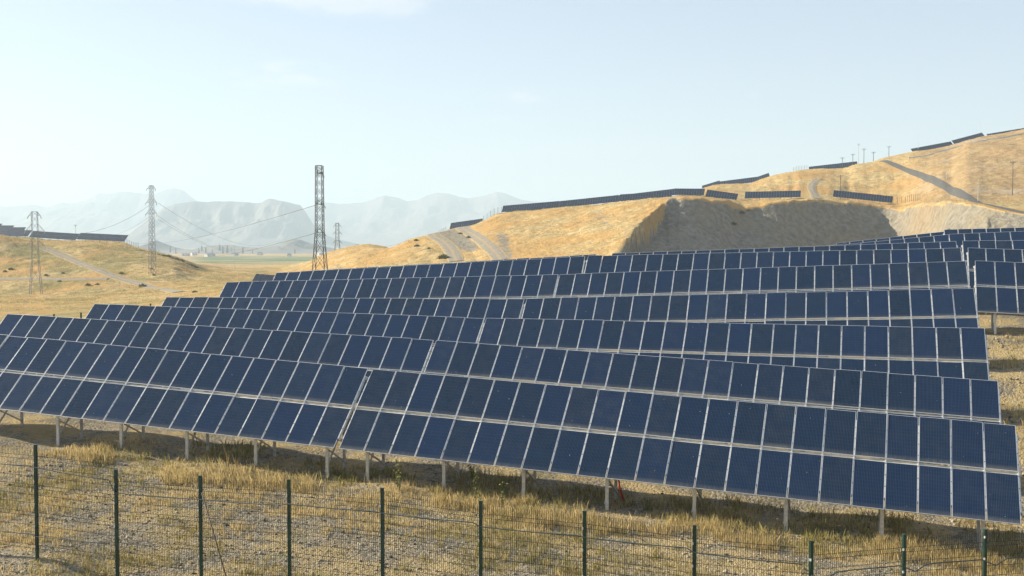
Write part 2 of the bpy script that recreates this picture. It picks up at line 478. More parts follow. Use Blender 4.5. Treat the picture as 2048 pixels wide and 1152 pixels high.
# ------------------------------------------------------------------ ground materials
def ground_material():
    m, nt, b = new_mat("land")
    g = nt.nodes.new("ShaderNodeNewGeometry").outputs["Position"]
    def attr(n):
        a = nt.nodes.new("ShaderNodeAttribute"); a.attribute_name = n; return a.outputs["Fac"]
    near, spoil, brown, green, patch = attr("near"), attr("spoil"), attr("brown"), attr("green"), attr("patch")
    # dry grass on the hills and meadow
    n1 = noise(nt, g, .35, 6, .6); n2 = noise(nt, g, .05, 4, .55); n3 = noise(nt, g, 1.6, 5, .65)
    dry = mix(nt, maprange(nt, math_(nt, 'ADD', math_(nt, 'MULTIPLY', n1, .6), math_(nt, 'MULTIPLY', noise(nt, g, .9, 4, .7), .4)), .36, .64), (.32, .226, .097), (.565, .435, .215))
    dry = mix(nt, maprange(nt, n2, .40, .60), dry, (.44, .275, .105))
    dry = mix(nt, math_(nt, 'MULTIPLY', maprange(nt, n3, .50, .72), .5), dry, (.29, .195, .08))
    dry = mix(nt, math_(nt, 'MULTIPLY', maprange(nt, noise(nt, g, .022, 5, .6), .52, .68), .35), dry, (.32, .245, .14))
    # meadow with weeds (left)
    gw = math_(nt, 'MULTIPLY', patch, maprange(nt, noise(nt, g, .06, 5, .6), .44, .60))
    dry = mix(nt, math_(nt, 'MULTIPLY', gw, .65), dry, (.20, .185, .065))
    # bare spoil
    sn = noise(nt, g, .5, 7, .62); sn2 = noise(nt, g, .07, 4)
    sp = mix(nt, maprange(nt, sn, .3, .7), (.175, .158, .124), (.30, .272, .217))
    sp = mix(nt, math_(nt, 'MULTIPLY', maprange(nt, sn2, .45, .7), .5), sp, (.27, .22, .14))
    sp = mix(nt, math_(nt, 'MULTIPLY', maprange(nt, noise(nt, g, 2.3, 3, .7), .62, .72), .6), sp, (.42, .37, .29))
    brk = math_(nt, 'ADD', spoil, math_(nt, 'MULTIPLY', math_(nt, 'SUBTRACT', noise(nt, g, .42, 6, .7), .5), .75))
    col = mix(nt, maprange(nt, brk, .46, .56), dry, sp)
    # scrub on the tall right hill
    bs = mix(nt, maprange(nt, noise(nt, g, .28, 7, .7), .35, .65), (.25, .165, .085), (.40, .285, .15))
    bs = mix(nt, maprange(nt, noise(nt, g, .035, 4, .6), .55, .7), bs, (.36, .30, .22))
    col = mix(nt, math_(nt, 'MULTIPLY', brown, .8), col, bs)
    # crop fields on the plain
    gf = mix(nt, maprange(nt, noise(nt, g, .006, 3, .5), .38, .55), (.33, .27, .12), (.105, .15, .055))
    col = mix(nt, green, col, gf)
    # gravelly ground in the solar field
    v = nt.nodes.new("ShaderNodeTexVoronoi"); v.inputs["Scale"].default_value = 9.0; v.inputs["Randomness"].default_value = 1
    nt.links.new(g, v.inputs["Vector"])
    v2 = nt.nodes.new("ShaderNodeTexVoronoi"); v2.inputs["Scale"].default_value = 24.0
    nt.links.new(g, v2.inputs["Vector"])
    st = mix(nt, maprange(nt, v.outputs["Color"], .1, .9), (.11, .094, .07), (.38, .335, .255))
    st2 = mix(nt, maprange(nt, v2.outputs["Color"], .1, .9), (.095, .08, .058), (.34, .295, .215))
    st = mix(nt, .5, st, st2)
    st = mix(nt, math_(nt, 'MULTIPLY', maprange(nt, noise(nt, g, .55, 5, .6), .44, .58), .62), st, (.43, .32, .145))
    st = mix(nt, math_(nt, 'MULTIPLY', maprange(nt, noise(nt, g, .8, 4, .6), .55, .7), .5), st, (.16, .15, .055))
    nb = math_(nt, 'ADD', near, math_(nt, 'MULTIPLY', math_(nt, 'SUBTRACT', noise(nt, g, .3, 5), .5), .6))
    col = mix(nt, maprange(nt, nb, .4, .6), col, st)
    nt.links.new(col, b.inputs["Base Color"])
    b.inputs["Roughness"].default_value = 1.0
    b.inputs["Specular IOR Level"].default_value = 0.1
    # relief
    hn = math_(nt, 'ADD', math_(nt, 'MULTIPLY', v.outputs["Distance"], -.5), math_(nt, 'MULTIPLY', v2.outputs["Distance"], -.3))
    hn = math_(nt, 'MULTIPLY', hn, math_(nt, 'MULTIPLY', near, .12))
    hf = math_(nt, 'ADD', math_(nt, 'MULTIPLY', n3, .5), math_(nt, 'MULTIPLY', n1, 1.0))
    hf = math_(nt, 'ADD', hf, math_(nt, 'MULTIPLY', spoil, math_(nt, 'MULTIPLY', sn, 1.6)))
    hf = math_(nt, 'MULTIPLY', hf, math_(nt, 'SUBTRACT', 1.0, near))
    bump(nt, b, math_(nt, 'ADD', hn, hf), .8, 1.0)
    return m
M_LAND = ground_material()

def road_material(name, a, c, scale=.8):
    m, nt, b = new_mat(name)
    g = nt.nodes.new("ShaderNodeNewGeometry").outputs["Position"]
    col = mix(nt, maprange(nt, noise(nt, g, scale, 6, .65), .3, .7), a, c)
    nt.links.new(col, b.inputs["Base Color"]); b.inputs["Roughness"].default_value = 1
    bump(nt, b, noise(nt, g, 4, 4), .3, .1)
    return m
def track_material():
    m, nt, b = new_mat("gravel_track")
    g = nt.nodes.new("ShaderNodeNewGeometry").outputs["Position"]
    at = nt.nodes.new("ShaderNodeAttribute"); at.attribute_name = "across"; ac = math_(nt, 'ABSOLUTE', at.outputs["Fac"])
    col = mix(nt, maprange(nt, noise(nt, g, .8, 6, .65), .3, .7), (.17, .145, .11), (.28, .24, .18))
    wob = math_(nt, 'ADD', ac, math_(nt, 'MULTIPLY', math_(nt, 'SUBTRACT', noise(nt, g, .5, 5, .6), .5), .9))
    col = mix(nt, math_(nt, 'MULTIPLY', maprange(nt, wob, .22, .08), .6), col, (.36, .26, .12))
    col = mix(nt, maprange(nt, wob, .72, .95), col, (.40, .28, .105))
    nt.links.new(col, b.inputs["Base Color"]); b.inputs["Roughness"].default_value = 1
    bump(nt, b, noise(nt, g, 4, 4), .3, .1)
    return m
M_TRACK = track_material()
M_ASPH = road_material("asphalt", (.07, .068, .06), (.105, .10, .088))
M_WHITE = simple_mat("white_concrete", (.62, .60, .56), .8, 0, .12, 2)
M_GALV = simple_mat("galvanized_steel", (.60, .61, .60), .42, .55, .12, 9)
M_GALV_D = simple_mat("weathered_galvanized_steel", (.46, .45, .42), .6, .35, .18, 5)
M_ALU = simple_mat("aluminium_frame", (.68, .70, .72), .38, .5, .08, 8)
M_PURL = simple_mat("dusty_purlin", (.56, .53, .46), .65, .1, .15, 3)
M_CLAMP = simple_mat("dark_clamp", (.05, .05, .05), .6, .3, .1, 8)
M_FENCE = simple_mat("green_fence_coating", (.005, .020, .015), .45, 0, .2, 5)
M_FPOST = simple_mat("green_post_coating", (.005, .036, .027), .4, 0, .25, 3)
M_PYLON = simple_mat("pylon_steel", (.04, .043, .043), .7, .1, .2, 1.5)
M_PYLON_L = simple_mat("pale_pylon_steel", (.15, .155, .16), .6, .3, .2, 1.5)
M_INS = simple_mat("insulator_glass", (.20, .30, .24), .25, 0, .1, 8)
M_WIRE = simple_mat("conductor", (.10, .10, .10), .6, .4, .1, 1)
M_CONC = simple_mat("pole_concrete", (.40, .38, .34), .85, 0, .15, 3)
M_WOOD = simple_mat("pole_wood", (.12, .10, .08), .9, 0, .2, 3)
M_STRUT = simple_mat("weathered_strut", (.13, .105, .08), .8, .1, .2, 4)
M_RED = simple_mat("red_conduit", (.42, .015, .012), .5, 0, .1, 6)
M_BLUE = simple_mat("cable_jacket", (.05, .075, .085), .5, 0, .1, 6)

# solar glass
def glass_material():
    m, nt, b = new_mat("solar_glass")
    t = nt.nodes.new("ShaderNodeTexCoord").outputs["Object"]
    oi = nt.nodes.new("ShaderNodeObjectInfo").outputs["Random"]
    sx = nt.nodes.new("ShaderNodeSeparateXYZ"); nt.links.new(t, sx.inputs[0])
    X, Y = sx.outputs["X"], sx.outputs["Y"]
    def grid(v, pitch, width, off=0.0):
        a = math_(nt, 'MODULO', math_(nt, 'ADD', math_(nt, 'DIVIDE', v, pitch), 50 + off), 1.0)
        return math_(nt, 'GREATER_THAN', math_(nt, 'ABSOLUTE', math_(nt, 'SUBTRACT', a, .5)), .5 - width / pitch / 2)
    bus = grid(X, .0492, .011)
    cx = grid(X, .1475, .010)
    cy = grid(Y, .1475, .008)
    n = noise(nt, t, 5, 4, .6)
    off = nt.nodes.new("ShaderNodeVectorMath"); off.operation = 'SCALE'
    cmbx = nt.nodes.new("ShaderNodeCombineXYZ"); nt.links.new(oi, cmbx.inputs[0]); nt.links.new(oi, cmbx.inputs[1])
    nt.links.new(cmbx.outputs[0], off.inputs[0]); off.inputs["Scale"].default_value = 37.0
    ad = nt.nodes.new("ShaderNodeVectorMath"); ad.operation = 'ADD'
    nt.links.new(t, ad.inputs[0]); nt.links.new(off.outputs[0], ad.inputs[1])
    mp = nt.nodes.new("ShaderNodeMapping"); mp.inputs["Scale"].default_value = (1, .18, 1)
    nt.links.new(ad.outputs[0], mp.inputs[0])
    streak = noise(nt, mp.outputs[0], 9, 4, .6)
    # each wafer has a slightly different blue
    v = nt.nodes.new("ShaderNodeTexVoronoi"); v.inputs["Scale"].default_value = 6.78; v.inputs["Randomness"].default_value = 0
    nt.links.new(ad.outputs[0], v.inputs["Vector"])
    col = mix(nt, oi, (.0007, .0070, .0245), (.0006, .0098, .045))
    col = mix(nt, math_(nt, 'MULTIPLY', maprange(nt, v.outputs["Color"], 0, 1, 0, 1, False), .35), col, (.0012, .012, .046))
    col = mix(nt, math_(nt, 'MULTIPLY', maprange(nt, streak, .5, .75), .45), col, (.0012, .017, .066))
    lines = math_(nt, 'MAXIMUM', math_(nt, 'MULTIPLY', bus, .46), math_(nt, 'MAXIMUM', math_(nt, 'MULTIPLY', cx, .55), math_(nt, 'MULTIPLY', cy, .34)))
    col = mix(nt, lines, col, (.042, .098, .150))
    # dust: thin film, thicker along the lower edge where rain leaves it, plus droppings
    dust = math_(nt, 'ADD', maprange(nt, noise(nt, ad.outputs[0], 2.2, 5, .6), .25, .8, .002, .034),
                 math_(nt, 'MULTIPLY', maprange(nt, Y, .0, .24, 1, 0), math_(nt, 'MULTIPLY', streak, .34)))
    dust = math_(nt, 'MULTIPLY', dust, math_(nt, 'ADD', .45, math_(nt, 'MULTIPLY', math_(nt, 'POWER', math_(nt, 'MODULO', math_(nt, 'MULTIPLY', oi, 7.31), 1.0), 2.0), 1.25)))
    col = mix(nt, dust, col, (.28, .27, .22))
    spot = maprange(nt, noise(nt, ad.outputs[0], 16, 1, .4), .812, .826)
    col = mix(nt, spot, col, (.75, .74, .70))
    nt.links.new(col, b.inputs["Base Color"])
    b.inputs["Roughness"].default_value = .5
    b.inputs["Specular IOR Level"].default_value = .0
    b.inputs["Coat Weight"].default_value = .95
    b.inputs["Coat IOR"].default_value = 1.47
    nt.links.new(maprange(nt, n, .3, .7, .055, .125), b.inputs["Coat Roughness"])
    return m
M_GLASS = glass_material()
M_BACK = simple_mat("panel_backsheet", (.6, .6, .6), .6, 0, .05, 4)

# ------------------------------------------------------------------ roads first (their line calms the ground relief)
def road_path(pixels, dmin):
    P = np.array([cast(u, y, dmin) for u, y in pixels])
    seg = np.r_[0, np.cumsum(np.hypot(*np.diff(P[:, :2], axis=0).T))]
    s = np.arange(0, seg[-1], 1.5)
    return np.stack([gsm(np.interp(s, seg, P[:, 0]), 4), gsm(np.interp(s, seg, P[:, 1]), 4)], 1)
ROAD_DEF = [
 ("asphalt_road", [(1764,321),(1785,328),(1801,335),(1825,344),(1850,353.6),(1872,363),(1891,373),(1912,384),(1930,393),(1947,401),(1964,407),(1990,413),(2015,419),(2050,426),(2090,432)], 250, 1.8, M_ASPH),
 ("hill_track", [(1640,356),(1634,360),(1625,366),(1621.5,373),(1624,381),(1630,390),(1637,398)], 395, 1.9, M_TRACK),
 ("quarry_track", [(908,456),(925,459),(940,466),(962,480.5),(975,491),(986,501),(996,512),(1003,523)], 250, 2.6, M_TRACK),
 ("lower_track", [(850,470),(866,472),(882,480.5),(894,490),(903,501),(909,513),(913,526)], 250, 2.6, M_TRACK),
 ("meadow_track", [(80,494),(97,500),(114.6,507),(133,515),(153,524),(172,532),(191,539),(210,547),(229,554.7),(248,560),(267,565),(285,570),(305.5,574.7),(330,580),(360,585)], 250, 1.9, M_TRACK),
 ("field_track", [(-40,558),(0,558.5),(50,559),(100,559.5),(150,560),(200,560.5),(232,558)], 250, 1.5, M_TRACK),
]
for nm, px, dmin, hw, m_ in ROAD_DEF:
    ROADS[nm] = road_path(px, dmin)

# ------------------------------------------------------------------ the land sheet
def build_land():
    ang = np.concatenate([np.linspace(-math.pi, -.56, 26)[:-1], np.linspace(-.56, -.455, 25)[:-1], np.linspace(-.455, .455, 640),
                          np.linspace(.455, .56, 25)[1:], np.linspace(.56, math.pi, 26)[1:-1]])
    rad = np.concatenate([np.arange(1, 22, 1.0), np.arange(22, 70, .34), np.arange(70, 120, .7), np.arange(120, 240, 2.0), np.arange(240, 460, .95),
                          np.arange(460, 660, 1.7), np.arange(660, 1600, 14), np.geomspace(1600, 16000, 40)])
    A, RR = np.meshgrid(ang, rad)
    X = RR * np.sin(A); Y = RR * np.cos(A)
    Z = ground(X, Y, True); Zs = ground(X, Y, False)
    # calm the relief along the roads
    near_road = np.full(X.shape, 1e9)
    for nm, px, dmin, hw, m_ in ROAD_DEF:
        P = ROADS[nm][::2]
        lo = P.min(0) - 14; hi = P.max(0) + 14
        sel = (X > lo[0]) & (X < hi[0]) & (Y > lo[1]) & (Y < hi[1])
        xs, ys = X[sel], Y[sel]; dm = np.full(xs.shape, 1e9)
        for p in P: dm = np.minimum(dm, np.hypot(xs - p[0], ys - p[1]) - hw)
        near_road[sel] = np.minimum(near_road[sel], dm)
    w = sstep(1.0, 5.0, near_road)
    Z = Zs * (1 - w) + Z * w
    nr, na = X.shape
    V = np.stack([X, Y, Z], -1).reshape(-1, 3)
    i = np.arange(nr - 1)[:, None]; j = np.arange(na)[None, :]; j2 = (j + 1) % na
    Fq = np.stack([i * na + j, i * na + j2, (i + 1) * na + j2, (i + 1) * na + j], -1).reshape(-1, 4)[:, ::-1]
    me = fast_mesh("ground", V, Fq, M_LAND, smooth=True)
    u, d, an, rr = ud(X, Y)
    sp, br, gr = masks(u, d)
    nearm = 1 - sstep(96, 112, d * (1 + .25 * (u < 500)) )
    nearm = nearm * (1 - sstep(60, 30, u) * sstep(58, 75, d))
    patch = (1 - sstep(520, 640, u)) * (1 - sstep(600, 700, d)) * sstep(120, 180, d)
    for n_, a_ in (("near", nearm), ("spoil", sp), ("brown", br), ("green", gr), ("patch", patch)): add_attr(me, n_, a_.ravel())
    o = link("ground", me)
    tag(o, kind="structure")
build_land()

def ribbon(name, P, hw, mat, lift=.16):
    t = np.gradient(P, axis=0); t /= np.linalg.norm(t, axis=1)[:, None] + 1e-9
    nrm = np.stack([-t[:, 1], t[:, 0]], 1)
    offs = np.linspace(-1, 1, 7)
    jit = gsm(rng.normal(0, 1, len(P)), 3) * .35
    rows = []
    for o_ in offs:
        w = hw * o_ + (jit * np.sign(o_) * (abs(o_) > .9))
        q = P + nrm * w[:, None]
        z = ground(q[:, 0], q[:, 1], False) + lift * (1 if abs(o_) < .9 else .35)
        rows.append(np.stack([q[:, 0], q[:, 1], z], 1))
    V = np.stack(rows, 1).reshape(-1, 3); k = len(offs); n = len(P)
    i = np.arange(n - 1)[:, None]; j = np.arange(k - 1)[None]
    Fq = np.stack([i * k + j, i * k + j + 1, (i + 1) * k + j + 1, (i + 1) * k + j], -1).reshape(-1, 4)
    me = fast_mesh(name, V, Fq, mat, smooth=True); add_attr(me, "across", np.tile(offs, n))
    o = link(name, me); tag(o, kind="structure")
    return o
for nm, px, dmin, hw, m_ in ROAD_DEF: ribbon(nm, ROADS[nm], hw, m_)

# ------------------------------------------------------------------ mountains
def mountain_material(name, a, c):
    m, nt, b = new_mat(name)
    g = nt.nodes.new("ShaderNodeNewGeometry").outputs["Position"]
    col = mix(nt, maprange(nt, noise(nt, g, .004, 7, .6), .35, .65), a, c)
    nt.links.new(col, b.inputs["Base Color"]); b.inputs["Roughness"].default_value = 1
    return m
M_MT = mountain_material("mountain_rock", (.11, .105, .10), (.19, .175, .15))
def ridge(name, prof, D, depth, seed, amp=.12, base=-26.0, toward=0.0, nu=420, nv=60):
    a = np.array(prof, float)
    u = np.linspace(a[0, 0], a[-1, 0], nu)
    y = np.interp(u, a[:, 0], a[:, 1])
    top = zof(y, D)
    v = np.linspace(-1, 1, nv)
    U, Vv = np.meshgrid(u, v)
    T = np.interp(U, u, top) - base
    Yd = D + Vv * depth + toward * (U - u.mean())
    Xd = (U - 1024) / F * D + 0 * Vv
    shape = np.clip(1 - np.abs(Vv) ** 1.05, 0, 1)
    shape = np.where(Vv > 0, shape, shape)
    sc = depth * .35
    nse = fbm(Xd / sc, Yd / sc, 6, seed, .55)
    rid = 1 - np.abs(fbm(Xd / (sc * .8) + 3, Yd / (sc * 1.6), 5, seed + 5)) * 2
    fade = np.clip(np.abs(Vv) * 5, 0, 1) * (1 - np.abs(Vv))
    Z = base + T * shape - T * amp * (np.abs(nse) * 2.2 + (1 - rid) * .9) * fade * 2.2
    Z = Z + CZ
    V = np.stack([Xd, Yd, Z], -1).reshape(-1, 3)
    i = np.arange(nv - 1)[:, None]; j = np.arange(nu - 1)[None]
    Fq = np.stack([i * nu + j, i * nu + j + 1, (i + 1) * nu + j + 1, (i + 1) * nu + j], -1).reshape(-1, 4)
    o = link(name, fast_mesh(name, V, Fq, M_MT, smooth=True)); tag(o, kind="structure")
ridge("mountains", [(-420,430),(-250,415),(-120,404),(-40,408),(0,410),(35,410),(69,407),(97,413),(128,401),(149,404),(174,397),(190,388),(201,381.6),(215,383),(229,385),(243,381),(257,380.5),(272,383),(288,385),(312,385),(333,378),(349,372),(358,374),(368,376),(378,386),(389,395.5),(430,412),(500,424),(600,440),(660,470)], 9500, 1500, 3)
ridge("mountains", [(560,440),(620,412),(649,402),(680,404),(722,402),(743,399),(757,393),(771,388.5),(795,391),(816,399),(840,395.5),(858,387),(875,382.6),(899,385),(917,392),(941,394),(965,390),(982,385),(996.5,381.6),(1010,384),(1021,388.5),(1042,395.5),(1069,400.7),(1120,408),(1300,425),(1500,440)], 9000, 1500, 8)
ridge("mesa_mountain", [(190,512),(225,500),(255,482),(285,455),(305,432),(330,412),(355,404),(380,400),(391,398),(410,399),(430,398),(450,400.5),(470,400),(495,402),(515,403),(525,401),(533,396),(540,393.8),(550,396),(559,399),(575,402),(590,405),(601,407.6),(611,421.5),(621.5,439),(628.5,456),(642,466),(670,476),(700,484),(740,495),(800,508)], 5600, 620, 15, amp=.10)
ridge("low_hills", [(215,507),(255,497),(280,490),(300,483),(314,480),(330,487),(345,493),(365,498),(385,499),(405,494),(430,490),(455,489.5),(480,492),(505,495),(530,495),(550,491),(565,486),(580,479),(590,477),(602,479),(620,486),(640,491),(670,497),(700,502),(740,508)], 2700, 260, 27, amp=.10, base=-21)

# ------------------------------------------------------------------ solar tables
GAP = .032; MID = .130
PW = 1.0 - GAP; PL = (LT - MID) / 2
def panel_mesh():
    s = MB(); fr = .013; th = .038
    W, L = PW, PL
    # glass
    s.v += [(fr, fr, -.002), (W - fr, fr, -.002), (W - fr, L - fr, -.002), (fr, L - fr, -.002)]
    s.f.append((0, 1, 2, 3)); s.m.append(0)
    b = len(s.v)
    s.v += [(0, 0, 0), (W, 0, 0), (W, L, 0), (0, L, 0), (fr, fr, 0), (W - fr, fr, 0), (W - fr, L - fr, 0), (fr, L - fr, 0), (0, 0, -th), (W, 0, -th), (W, L, -th), (0, L, -th)]
    for k in range(4):
        k2 = (k + 1) % 4
        s.f.append((b + k, b + k2, b + 4 + k2, b + 4 + k)); s.m.append(1)
        s.f.append((b + 8 + k, b + 8 + k2, b + k2, b + k)); s.m.append(1)
    s.f.append((b + 11, b + 10, b + 9, b + 8)); s.m.append(2)
    return s.mesh("solar_panel", [M_GLASS, M_ALU, M_BACK])
ME_PANEL = panel_mesh()
def rail_mesh():
    s = MB(); y0, y1 = .40, LT - .36
    s.quadbox((-.0145, y0, -.10), (.029, 0, 0), (0, y1 - y0, 0), (0, 0, .090), 0)
    s.quadbox((-.040, y0, -.10), (.080, 0, 0), (0, y1 - y0, 0), (0, 0, .05), 0)
    y = y0 + .02
    while y < y1:
        s.box((0, y, -.006), (.036, .022, .012), 1); y += .452
    s.box((0, y0 - .012, -.03), (.05, .03, .05), 1)
    return s.mesh("mounting_rail", [M_GALV, M_CLAMP])
ME_RAIL = rail_mesh()
def purlin_mesh(length):
    s = MB()
    s.quadbox((0, -.035, -.17), (length, 0, 0), (0, .03, 0), (0, 0, .065), 0)
    s.quadbox((0, -.058, -.098), (length, 0, 0), (0, .05, 0), (0, 0, .03), 1)
    s.quadbox((0, .012, -.098), (length, 0, 0), (0, .046, 0), (0, 0, .03), 1)
    s.quadbox((0, -.06, -.130), (length, 0, 0), (0, .12, 0), (0, 0, .022), 0)
    return s.mesh("purlin", [M_GALV_D, M_PURL])
PURLIN = {}

ROWNAME = {1: "front", 2: "second", 3: "third", 4: "fourth", 5: "fifth", 6: "sixth", 7: "seventh", 8: "eighth", 9: "last"}
def rows_label(k):
    n = int(k[0]); side = k[1]
    w = ROWNAME[n]
    row = {1: "the front row nearest the wire fence", 9: "the farthest row below the quarry"}.get(n, "the %s row from the wire fence" % w)
    where = {'L': "left-hand", 'R': "middle" if n >= 5 else "right-hand", 'Q': "right-hand"}[side]
    return "%s long blue solar panel table in %s" % (where, row)

def build_table(key, pose, cols=range(NC), c0post=None, extra_group="solar panel tables in the near field"):
    x, y, z, s = pose
    r, u, n = basis(s)
    P0 = np.array((x, y, z + CZ)) - LT * u         # front lower left corner
    pc = P0 + 11.5 * r + 1.2 * NH
    base = np.array((pc[0], pc[1], gz(pc[0], pc[1])))
    t = empty("solar_table", base)
    Rm = np.eye(4); Rm[:3, 0] = r; Rm[:3, 1] = u; Rm[:3, 2] = n
    def mat(p):
        M = Rm.copy(); M[:3, 3] = np.array(p) - base; return Matrix(M)
    rj = random.Random(key)
    for c in cols:
        for lv in (0, 1):
            p = P0 + (c + GAP / 2) * r + lv * (PL + MID) * u + n * rj.uniform(-.003, .003)
            o = link("solar_panel", ME_PANEL, t, mat(p) @ Matrix.Rotation(rj.gauss(0, .006), 4, 'X') @ Matrix.Rotation(rj.gauss(0, .005), 4, 'Y'))
    for c in list(cols) + [cols[-1] + 1]:
        link("mounting_rail", ME_RAIL, t, mat(P0 + c * r))
    a, b = cols[0], cols[-1] + 1
    Lp = b - a + .16
    if Lp not in PURLIN: PURLIN[Lp] = purlin_mesh(Lp)
    for yy in (.46, LT / 2, LT - .42):
        link("purlin", PURLIN[Lp], t, mat(P0 + (a - .08) * r + yy * u))
    c = c0post if c0post is not None else .95
    tt = math.tan(TH)
    rafters = []
    while c < b - .3:
        if c > a:
            f0 = P0 + c * r + .42 * NH; k0 = P0 + c * r + 1.85 * NH
            fz = gz(f0[0], f0[1]); kz = gz(k0[0], k0[1])
            ft = f0[2] + .42 * tt - .24; kt = k0[2] + 1.85 * tt - .24
            for (q, zt, zb, w) in ((f0, ft, fz, .115), (k0, kt, kz, .10)):
                m = MB()   # C section post, open towards the back
                o_ = q - base
                e1 = r / np.linalg.norm(r[:2]) * 1.0; e1 = np.array((r[0], r[1], 0)); e1 /= np.linalg.norm(e1)
                h = zt - zb + .3; pz = zb - .3 - base[2]
                m.quadbox((o_[0] - e1[0] * w / 2, o_[1] - e1[1] * w / 2, pz), e1 * w, NH * .012, (0, 0, h))
                for sg in (-1, 1):
                    m.quadbox(np.array((o_[0], o_[1], pz)) + e1 * (sg * w / 2 - (.012 if sg > 0 else 0)) + NH * .0125, e1 * .012, NH * .055, (0, 0, h))
                m.build("post", M_GALV_D if w < .11 else M_GALV, t)
            m = MB(); m.bar((f0[0] - base[0] + .07 * r[0], f0[1] - base[1] + .07 * r[1], fz + .95 - base[2] + .1), (k0[0] - base[0] + .07 * r[0], k0[1] - base[1] + .07 * r[1], kz + .25 - base[2]), .05, .05)
            m.build("brace", M_GALV_D, t)
            m = MB(); m.bar((f0[0] - base[0] - .07 * r[0], f0[1] - base[1] - .07 * r[1], fz + .22 - base[2]), (k0[0] - base[0] - .07 * r[0], k0[1] - base[1] - .07 * r[1], kz + 1.55 - base[2]), .05, .05)
            m.build("brace", M_GALV_D, t)
            m = MB(); q = P0 + c * r - base; m.bar(q + u * .3 - n * .23, q + u * (LT - .3) - n * .23, .06, .09, up=n)
            m.build("rafter", M_GALV_D, t)
        c += 3.0
    tag(t, rows_label(key), "solar table", extra_group)
    return t
for k in POSE:
    cols = range(NC)
    if k in ('5Q', '6Q', '7Q', '8Q', '9Q'): cols = range(0, 7 if k < '8' else 8)
    if k == '9R': cols = range(15, NC)
    if k == '8R': cols = range(6, NC)
    build_table(k, POSE[k], cols, 1.5 if k[1] == 'L' else .95)

# far tables on the hills: panels too small to pick apart, joined per table
def far_mesh(ncol):
    s = MB()
    for c in range(ncol):
        for lv in (0, 1):
            x0, y0 = c + .03, lv * (PL + .08)
            s.quadbox((x0, y0, -.04), (.94, 0, 0), (0, PL, 0), (0, 0, .04), 0)
    me1 = s.mesh("panel_array", [M_GLASS_FAR])
    s = MB()
    s.quadbox((0, .02, -.10), (ncol, 0, 0), (0, LT - .04, 0), (0, 0, .055), 0)
    return me1, s.mesh("support_grid", M_SUP)
def glass_far():
    m, nt, b = new_mat("solar_glass_far")
    g = nt.nodes.new("ShaderNodeTexCoord").outputs["Object"]
    col = mix(nt, maprange(nt, noise(nt, g, .7, 2), .3, .7), (.012, .018, .034), (.016, .028, .055))
    nt.links.new(col, b.inputs["Base Color"])
    b.inputs["Roughness"].default_value = .5; b.inputs["Specular IOR Level"].default_value = .12
    b.inputs["Coat Weight"].default_value = .8; b.inputs["Coat Roughness"].default_value = .15; b.inputs["Coat IOR"].default_value = 1.42
    return m
M_GLASS_FAR = glass_far()
M_SUP = simple_mat("dull_support_steel", (.34, .35, .36), .7, .2, .15, 2)
FARM = {}
def far_table(u_, d_, ncol, label, group, clear=1.0, psi=PSI):
    if ncol not in FARM: FARM[ncol] = far_mesh(ncol)
    x = (u_ - 1024) / F * d_; y = d_
    rx, ry = math.cos(psi), math.sin(psi); nh = np.array([-math.sin(psi), math.cos(psi), 0])
    xe, ye = x + ncol * rx, y + ncol * ry
    zs = ground(np.array([x, x + ncol * .25 * rx, x + ncol * .5 * rx, x + ncol * .75 * rx, xe]), np.array([y, y + ncol * .25 * ry, y + ncol * .5 * ry, y + ncol * .75 * ry, ye]))
    sl = np.polyfit(np.array([0, .25, .5, .75, 1]) * ncol, zs, 1)
    s = math.atan(sl[0]); z0 = sl[1] + clear
    r, u, n = basis(s, psi)
    P0 = np.array((x, y, z0))
    mid = P0 + ncol / 2 * r
    base = np.array((mid[0], mid[1], gz(mid[0], mid[1])))
    t = empty("solar_table", base)
    Rm = np.eye(4); Rm[:3, 0] = r; Rm[:3, 1] = u; Rm[:3, 2] = n; Rm[:3, 3] = P0 - base
    a = link("panel_array", FARM[ncol][0], t, Matrix(Rm)); a["kind"] = "stuff"
    link("support_grid", FARM[ncol][1], t, Matrix(Rm))
    c = 1.5
    while c < ncol:
        for off in (.45, 1.9):
            q = P0 + c * r + off * nh; zg = gz(q[0], q[1]) - .3; zt = q[2] + off * math.tan(TH) * .98 - .1
            m = MB(); m.box((q[0] - base[0], q[1] - base[1], (zg + zt) / 2 - base[2]), (.1, .1, max(.2, zt - zg))); m.build("post", M_GALV_D, t)
        c += 4.0
    tag(t, label, "solar table", group)
    e = P0 + (ncol + .5) * r
    return 1024 + F * e[0] / e[1], e[1]
HG = "solar panel tables on the right hill"
def chain(u_, d_, ns, labels, group, psi=PSI, clear=1.0):
    for n_, lb in zip(ns, labels):
        u_, d_ = far_table(u_, d_, n_, lb, group, psi=psi, clear=clear)
chain(1003, 442, [23, 23, 20], ["leftmost small solar table along the golden hilltop edge", "second small solar table from the left on the golden hilltop edge", "third small solar table along the golden hilltop above the quarry"], HG, clear=.45)
chain(1013, 454, [23, 23, 22], ["solar table behind the leftmost one on the golden hilltop", "solar table in the hilltop's back row, second from the left", "solar table in the hilltop's back row, third from the left"], HG, clear=.45)
far_table(899, 462, 14, "short solar table above the gravel track at the hill's left end", HG)
chain(1345, 438, [12, 12], ["small solar table just behind the dark quarry rim", "small solar table on the bench right of the quarry rim's highest point"], HG, clear=.3)
far_table(1488, 436, 21, "low solar table on the bench behind the quarry's notch", HG)
far_table(1664, 436, 22, "solar table on the bench below the curved hill track", HG)
far_table(1404, 553, 9, "lowest small solar table on the upper skyline ridge", HG, clear=.35)
far_table(1438, 553, 18, "solar table on the skyline ridge above the quarry's left part", HG, clear=.35)
far_table(1507, 556, 8, "short solar table disappearing behind the upper golden ridge", HG, clear=.35)
far_table(1616, 557, 23, "solar table on the skyline beside the group of utility poles", HG, clear=.35)
